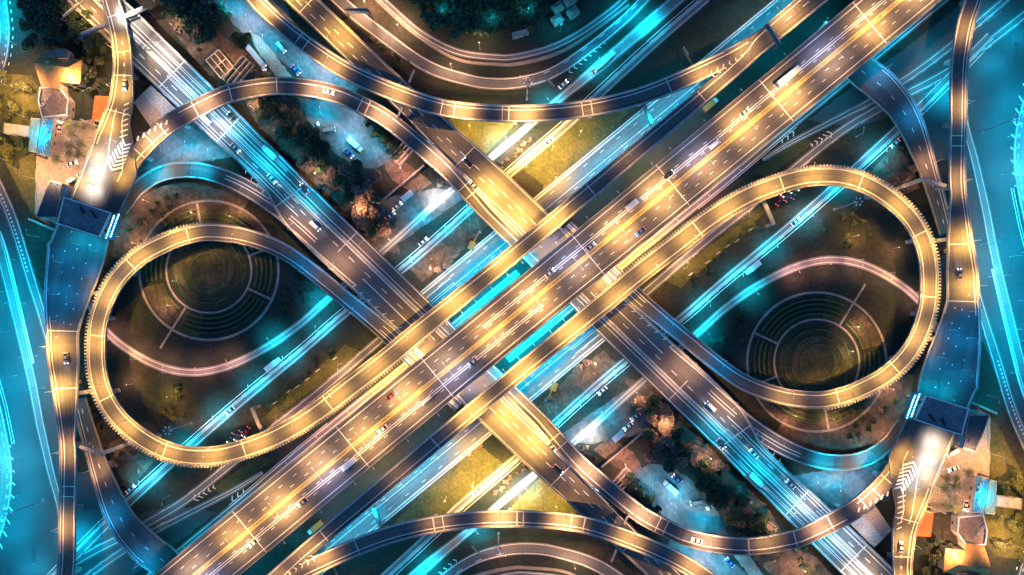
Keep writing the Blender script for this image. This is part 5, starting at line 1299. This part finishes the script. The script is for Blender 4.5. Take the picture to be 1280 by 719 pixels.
def grove(poly, n, kinds, label, mlabel, mind=8, smin=.8, smax=1.2):
    xs = [p[0] for p in poly]; ys = [p[1] for p in poly]; done = []; tries = 0
    cat = {'t': 'tree', 'b': 'bush', 'p': 'palm tree'}[{'dark': 't', 'mid1': 't', 'dry1': 't', 'dry2': 't'}.get(kinds[0][:4], kinds[0][0])] if not kinds[0].startswith('dark') else 'tree'
    while len(done) < n and tries < n*60:
        tries += 1; x, y = trnd.uniform(min(xs), max(xs)), trnd.uniform(min(ys), max(ys))
        if not inside(x, y, poly) or not visible(x, y, 12): continue
        if any(math.hypot(x-a, y-b) < mind for a, b in done): continue
        c = W(x, y, 0)
        if on_ground_road(c): continue
        done.append((x, y)); o = tree_of(trnd.choice(kinds)); o.location = c; o.rotation_euler = (0, 0, trnd.uniform(0, 6.28)); s = trnd.uniform(smin, smax); o.scale = (s, s, s*trnd.uniform(.85, 1.15))
        tag(o, label, cat, label+' group'); o['group'] = cat+'s: '+label; NT[0] += 1
        if mlabel and visible(2*CX-x, 2*CY-y, 12): mirror(o, mlabel, cat+'s: '+mlabel); NT[0] += 1
grove([(32, -5), (95, -5), (122, 25), (135, 60), (122, 62), (100, 52), (85, 55), (38, 60)], 24, ['dark1', 'dark2'], 'dark tree in the grove above the orange-roofed house at upper left', None, 9)
grove([(104, 62), (136, 66), (134, 112), (112, 118), (100, 108)], 9, ['dark1', 'mid1'], 'tree between the orange-roofed house and the left toll ramp', 'tree between the orange-roofed house and the right toll ramp', 8, .6, .9)
grove([(0, 92), (38, 96), (50, 120), (38, 150), (0, 152)], 11, ['mid1'], 'lit green tree in the garden left of the orange-roofed house', 'lit green tree in the garden right of the orange-roofed house', 8, .5, .85)
grove([(0, 172), (36, 172), (44, 196), (34, 206), (0, 205)], 8, ['mid1'], 'lit green tree beside the small pale building at the left edge', 'lit green tree beside the small pale building at the right edge', 8, .5, .8)
grove([(96, 156), (120, 160), (112, 190), (98, 212), (76, 206), (78, 190)], 8, ['palm'], 'palm tree on the paved garden beside the left toll ramp', 'palm tree on the paved garden beside the right toll ramp', 9, .75, 1.05)
grove([(178, -5), (262, -5), (285, 30), (262, 55), (230, 42)], 18, ['dark2', 'dark1', 'dry1'], 'tree in the strip right of the top left flyover', None, 9)
grove([(225, 50), (262, 62), (300, 108), (290, 116)], 8, ['bush1', 'bush2'], 'bush along the wall of the top left flyover', 'bush along the wall of the bottom right flyover', 5)
grove([(268, 2), (296, 28), (318, 56), (305, 66), (284, 42)], 7, ['dark1'], 'dark tree on the left edge of the blue-lit yard by the top ramp', None, 8, .6, .9)
grove([(505, -6), (690, -6), (672, 40), (640, 38), (600, 44), (560, 40), (528, 24)], 46, ['dark2', 'dark1', 'dark2', 'mid1'], 'dark tree in the dense grove inside the curve at the top', None, 9, .8, 1.15)
grove([(318, 118), (362, 122), (378, 150), (350, 150), (325, 138)], 9, ['dark2', 'dry2'], 'dark tree in the clump under the upper left arch', 'dark tree in the clump under the lower right arch', 9)
grove([(372, 150), (398, 168), (412, 200), (400, 216), (378, 186)], 9, ['dark1', 'dark2'], 'dark tree left of the blue-lit yard, upper left', 'dark tree right of the blue-lit yard, lower right', 8)
grove([(405, 218), (455, 205), (478, 240), (470, 262), (490, 285), (470, 300), (430, 258)], 24, ['dry1', 'dry2', 'dark1'], 'brown or dark tree on the soil beside the top left flyover', 'brown or dark tree on the soil beside the bottom right flyover', 7, .7, 1.1)
grove([(318, 138), (350, 150), (385, 205), (420, 235), (405, 240), (340, 170)], 12, ['dry1', 'dry2', 'dark1'], 'scrubby tree on the soil strip along the top left flyover', 'scrubby tree on the soil strip along the bottom right flyover', 7, .55, .85)
grove([(456, 150), (490, 178), (512, 190), (498, 200), (470, 176)], 8, ['dark1', 'mid1'], 'dark tree tucked under the upper left arch', 'dark tree tucked under the lower right arch', 7, .5, .8)
grove([(532, 212), (560, 220), (566, 232), (545, 236)], 4, ['dry1'], 'brown tree at the lower end of the upper left arch', 'brown tree at the upper end of the lower right arch', 7, .5, .8)
grove([(530, 325), (588, 282), (602, 296), (545, 348)], 8, ['dry1', 'bush3'], 'brown tree on the soil strip between the ground roads at the middle left', 'brown tree on the soil strip between the ground roads at the middle right', 8, .5, .8)
grove([(682, 232), (740, 188), (746, 194), (690, 242)], 8, ['bush3', 'bush2'], 'dark bush on the soil edge of the yellow lawn below the top arch', 'dark bush on the soil edge of the yellow lawn above the bottom arch', 8)
grove([(415, -5), (434, 8), (480, 44), (522, 80), (512, 86), (455, 40)], 14, ['bush3', 'bush1'], 'lit scrubby bush on the bank above the golden flyover at the top', None, 5)
grove([(650, 196), (690, 163), (694, 168), (655, 202)], 0, ['bush1'], '', None)
grove([(786, 122), (840, 92), (848, 100), (800, 130)], 9, ['bush2', 'bush1'], 'bush on the dark grass north of the top arch', 'bush on the dark grass south of the bottom arch', 7)
grove([(620, 206), (660, 172), (664, 178), (624, 212)], 7, ['bush3'], 'brown bush in the median between the two ground roads below the top arch', 'brown bush in the median between the two ground roads above the bottom arch', 6)
grove([(845, 358), (940, 276), (948, 282), (855, 364)], 10, ['bush2'], 'dark bush on the verge under the right loop slip road', 'dark bush on the verge under the left loop slip road', 8)
grove([(1085, 205), (1120, 178), (1138, 215), (1118, 240), (1095, 235)], 6, ['bush3', 'dry1'], 'brown bush on the bare ground left of the dark ramp', 'brown bush on the bare ground right of the dark ramp', 8, .7, 1)
grove([(150, 300), (185, 262), (215, 240), (230, 248), (190, 280), (170, 310)], 10, ['bush3', 'bush2'], 'low bush outside the golden left loop near the toll station', 'low bush outside the golden right loop near the toll station', 8)
grove([(185, 478), (240, 478), (250, 505), (225, 540), (195, 520)], 9, ['bush2', 'bush1'], 'low bush on the dark ground inside the bottom of the left loop', 'low bush on the dark ground inside the top of the right loop', 9)
grove([(360, 340), (395, 360), (390, 375), (350, 405), (352, 370)], 8, ['bush2'], 'low bush between the left garden and the flyover', 'low bush between the right garden and the flyover', 8)
grove([(1000, 180), (1060, 150), (1100, 155), (1040, 190), (1000, 210)], 0, ['bush2'], '', None)
print('TREES', NT[0])
for r, lb in EB: mirror(r, lb)
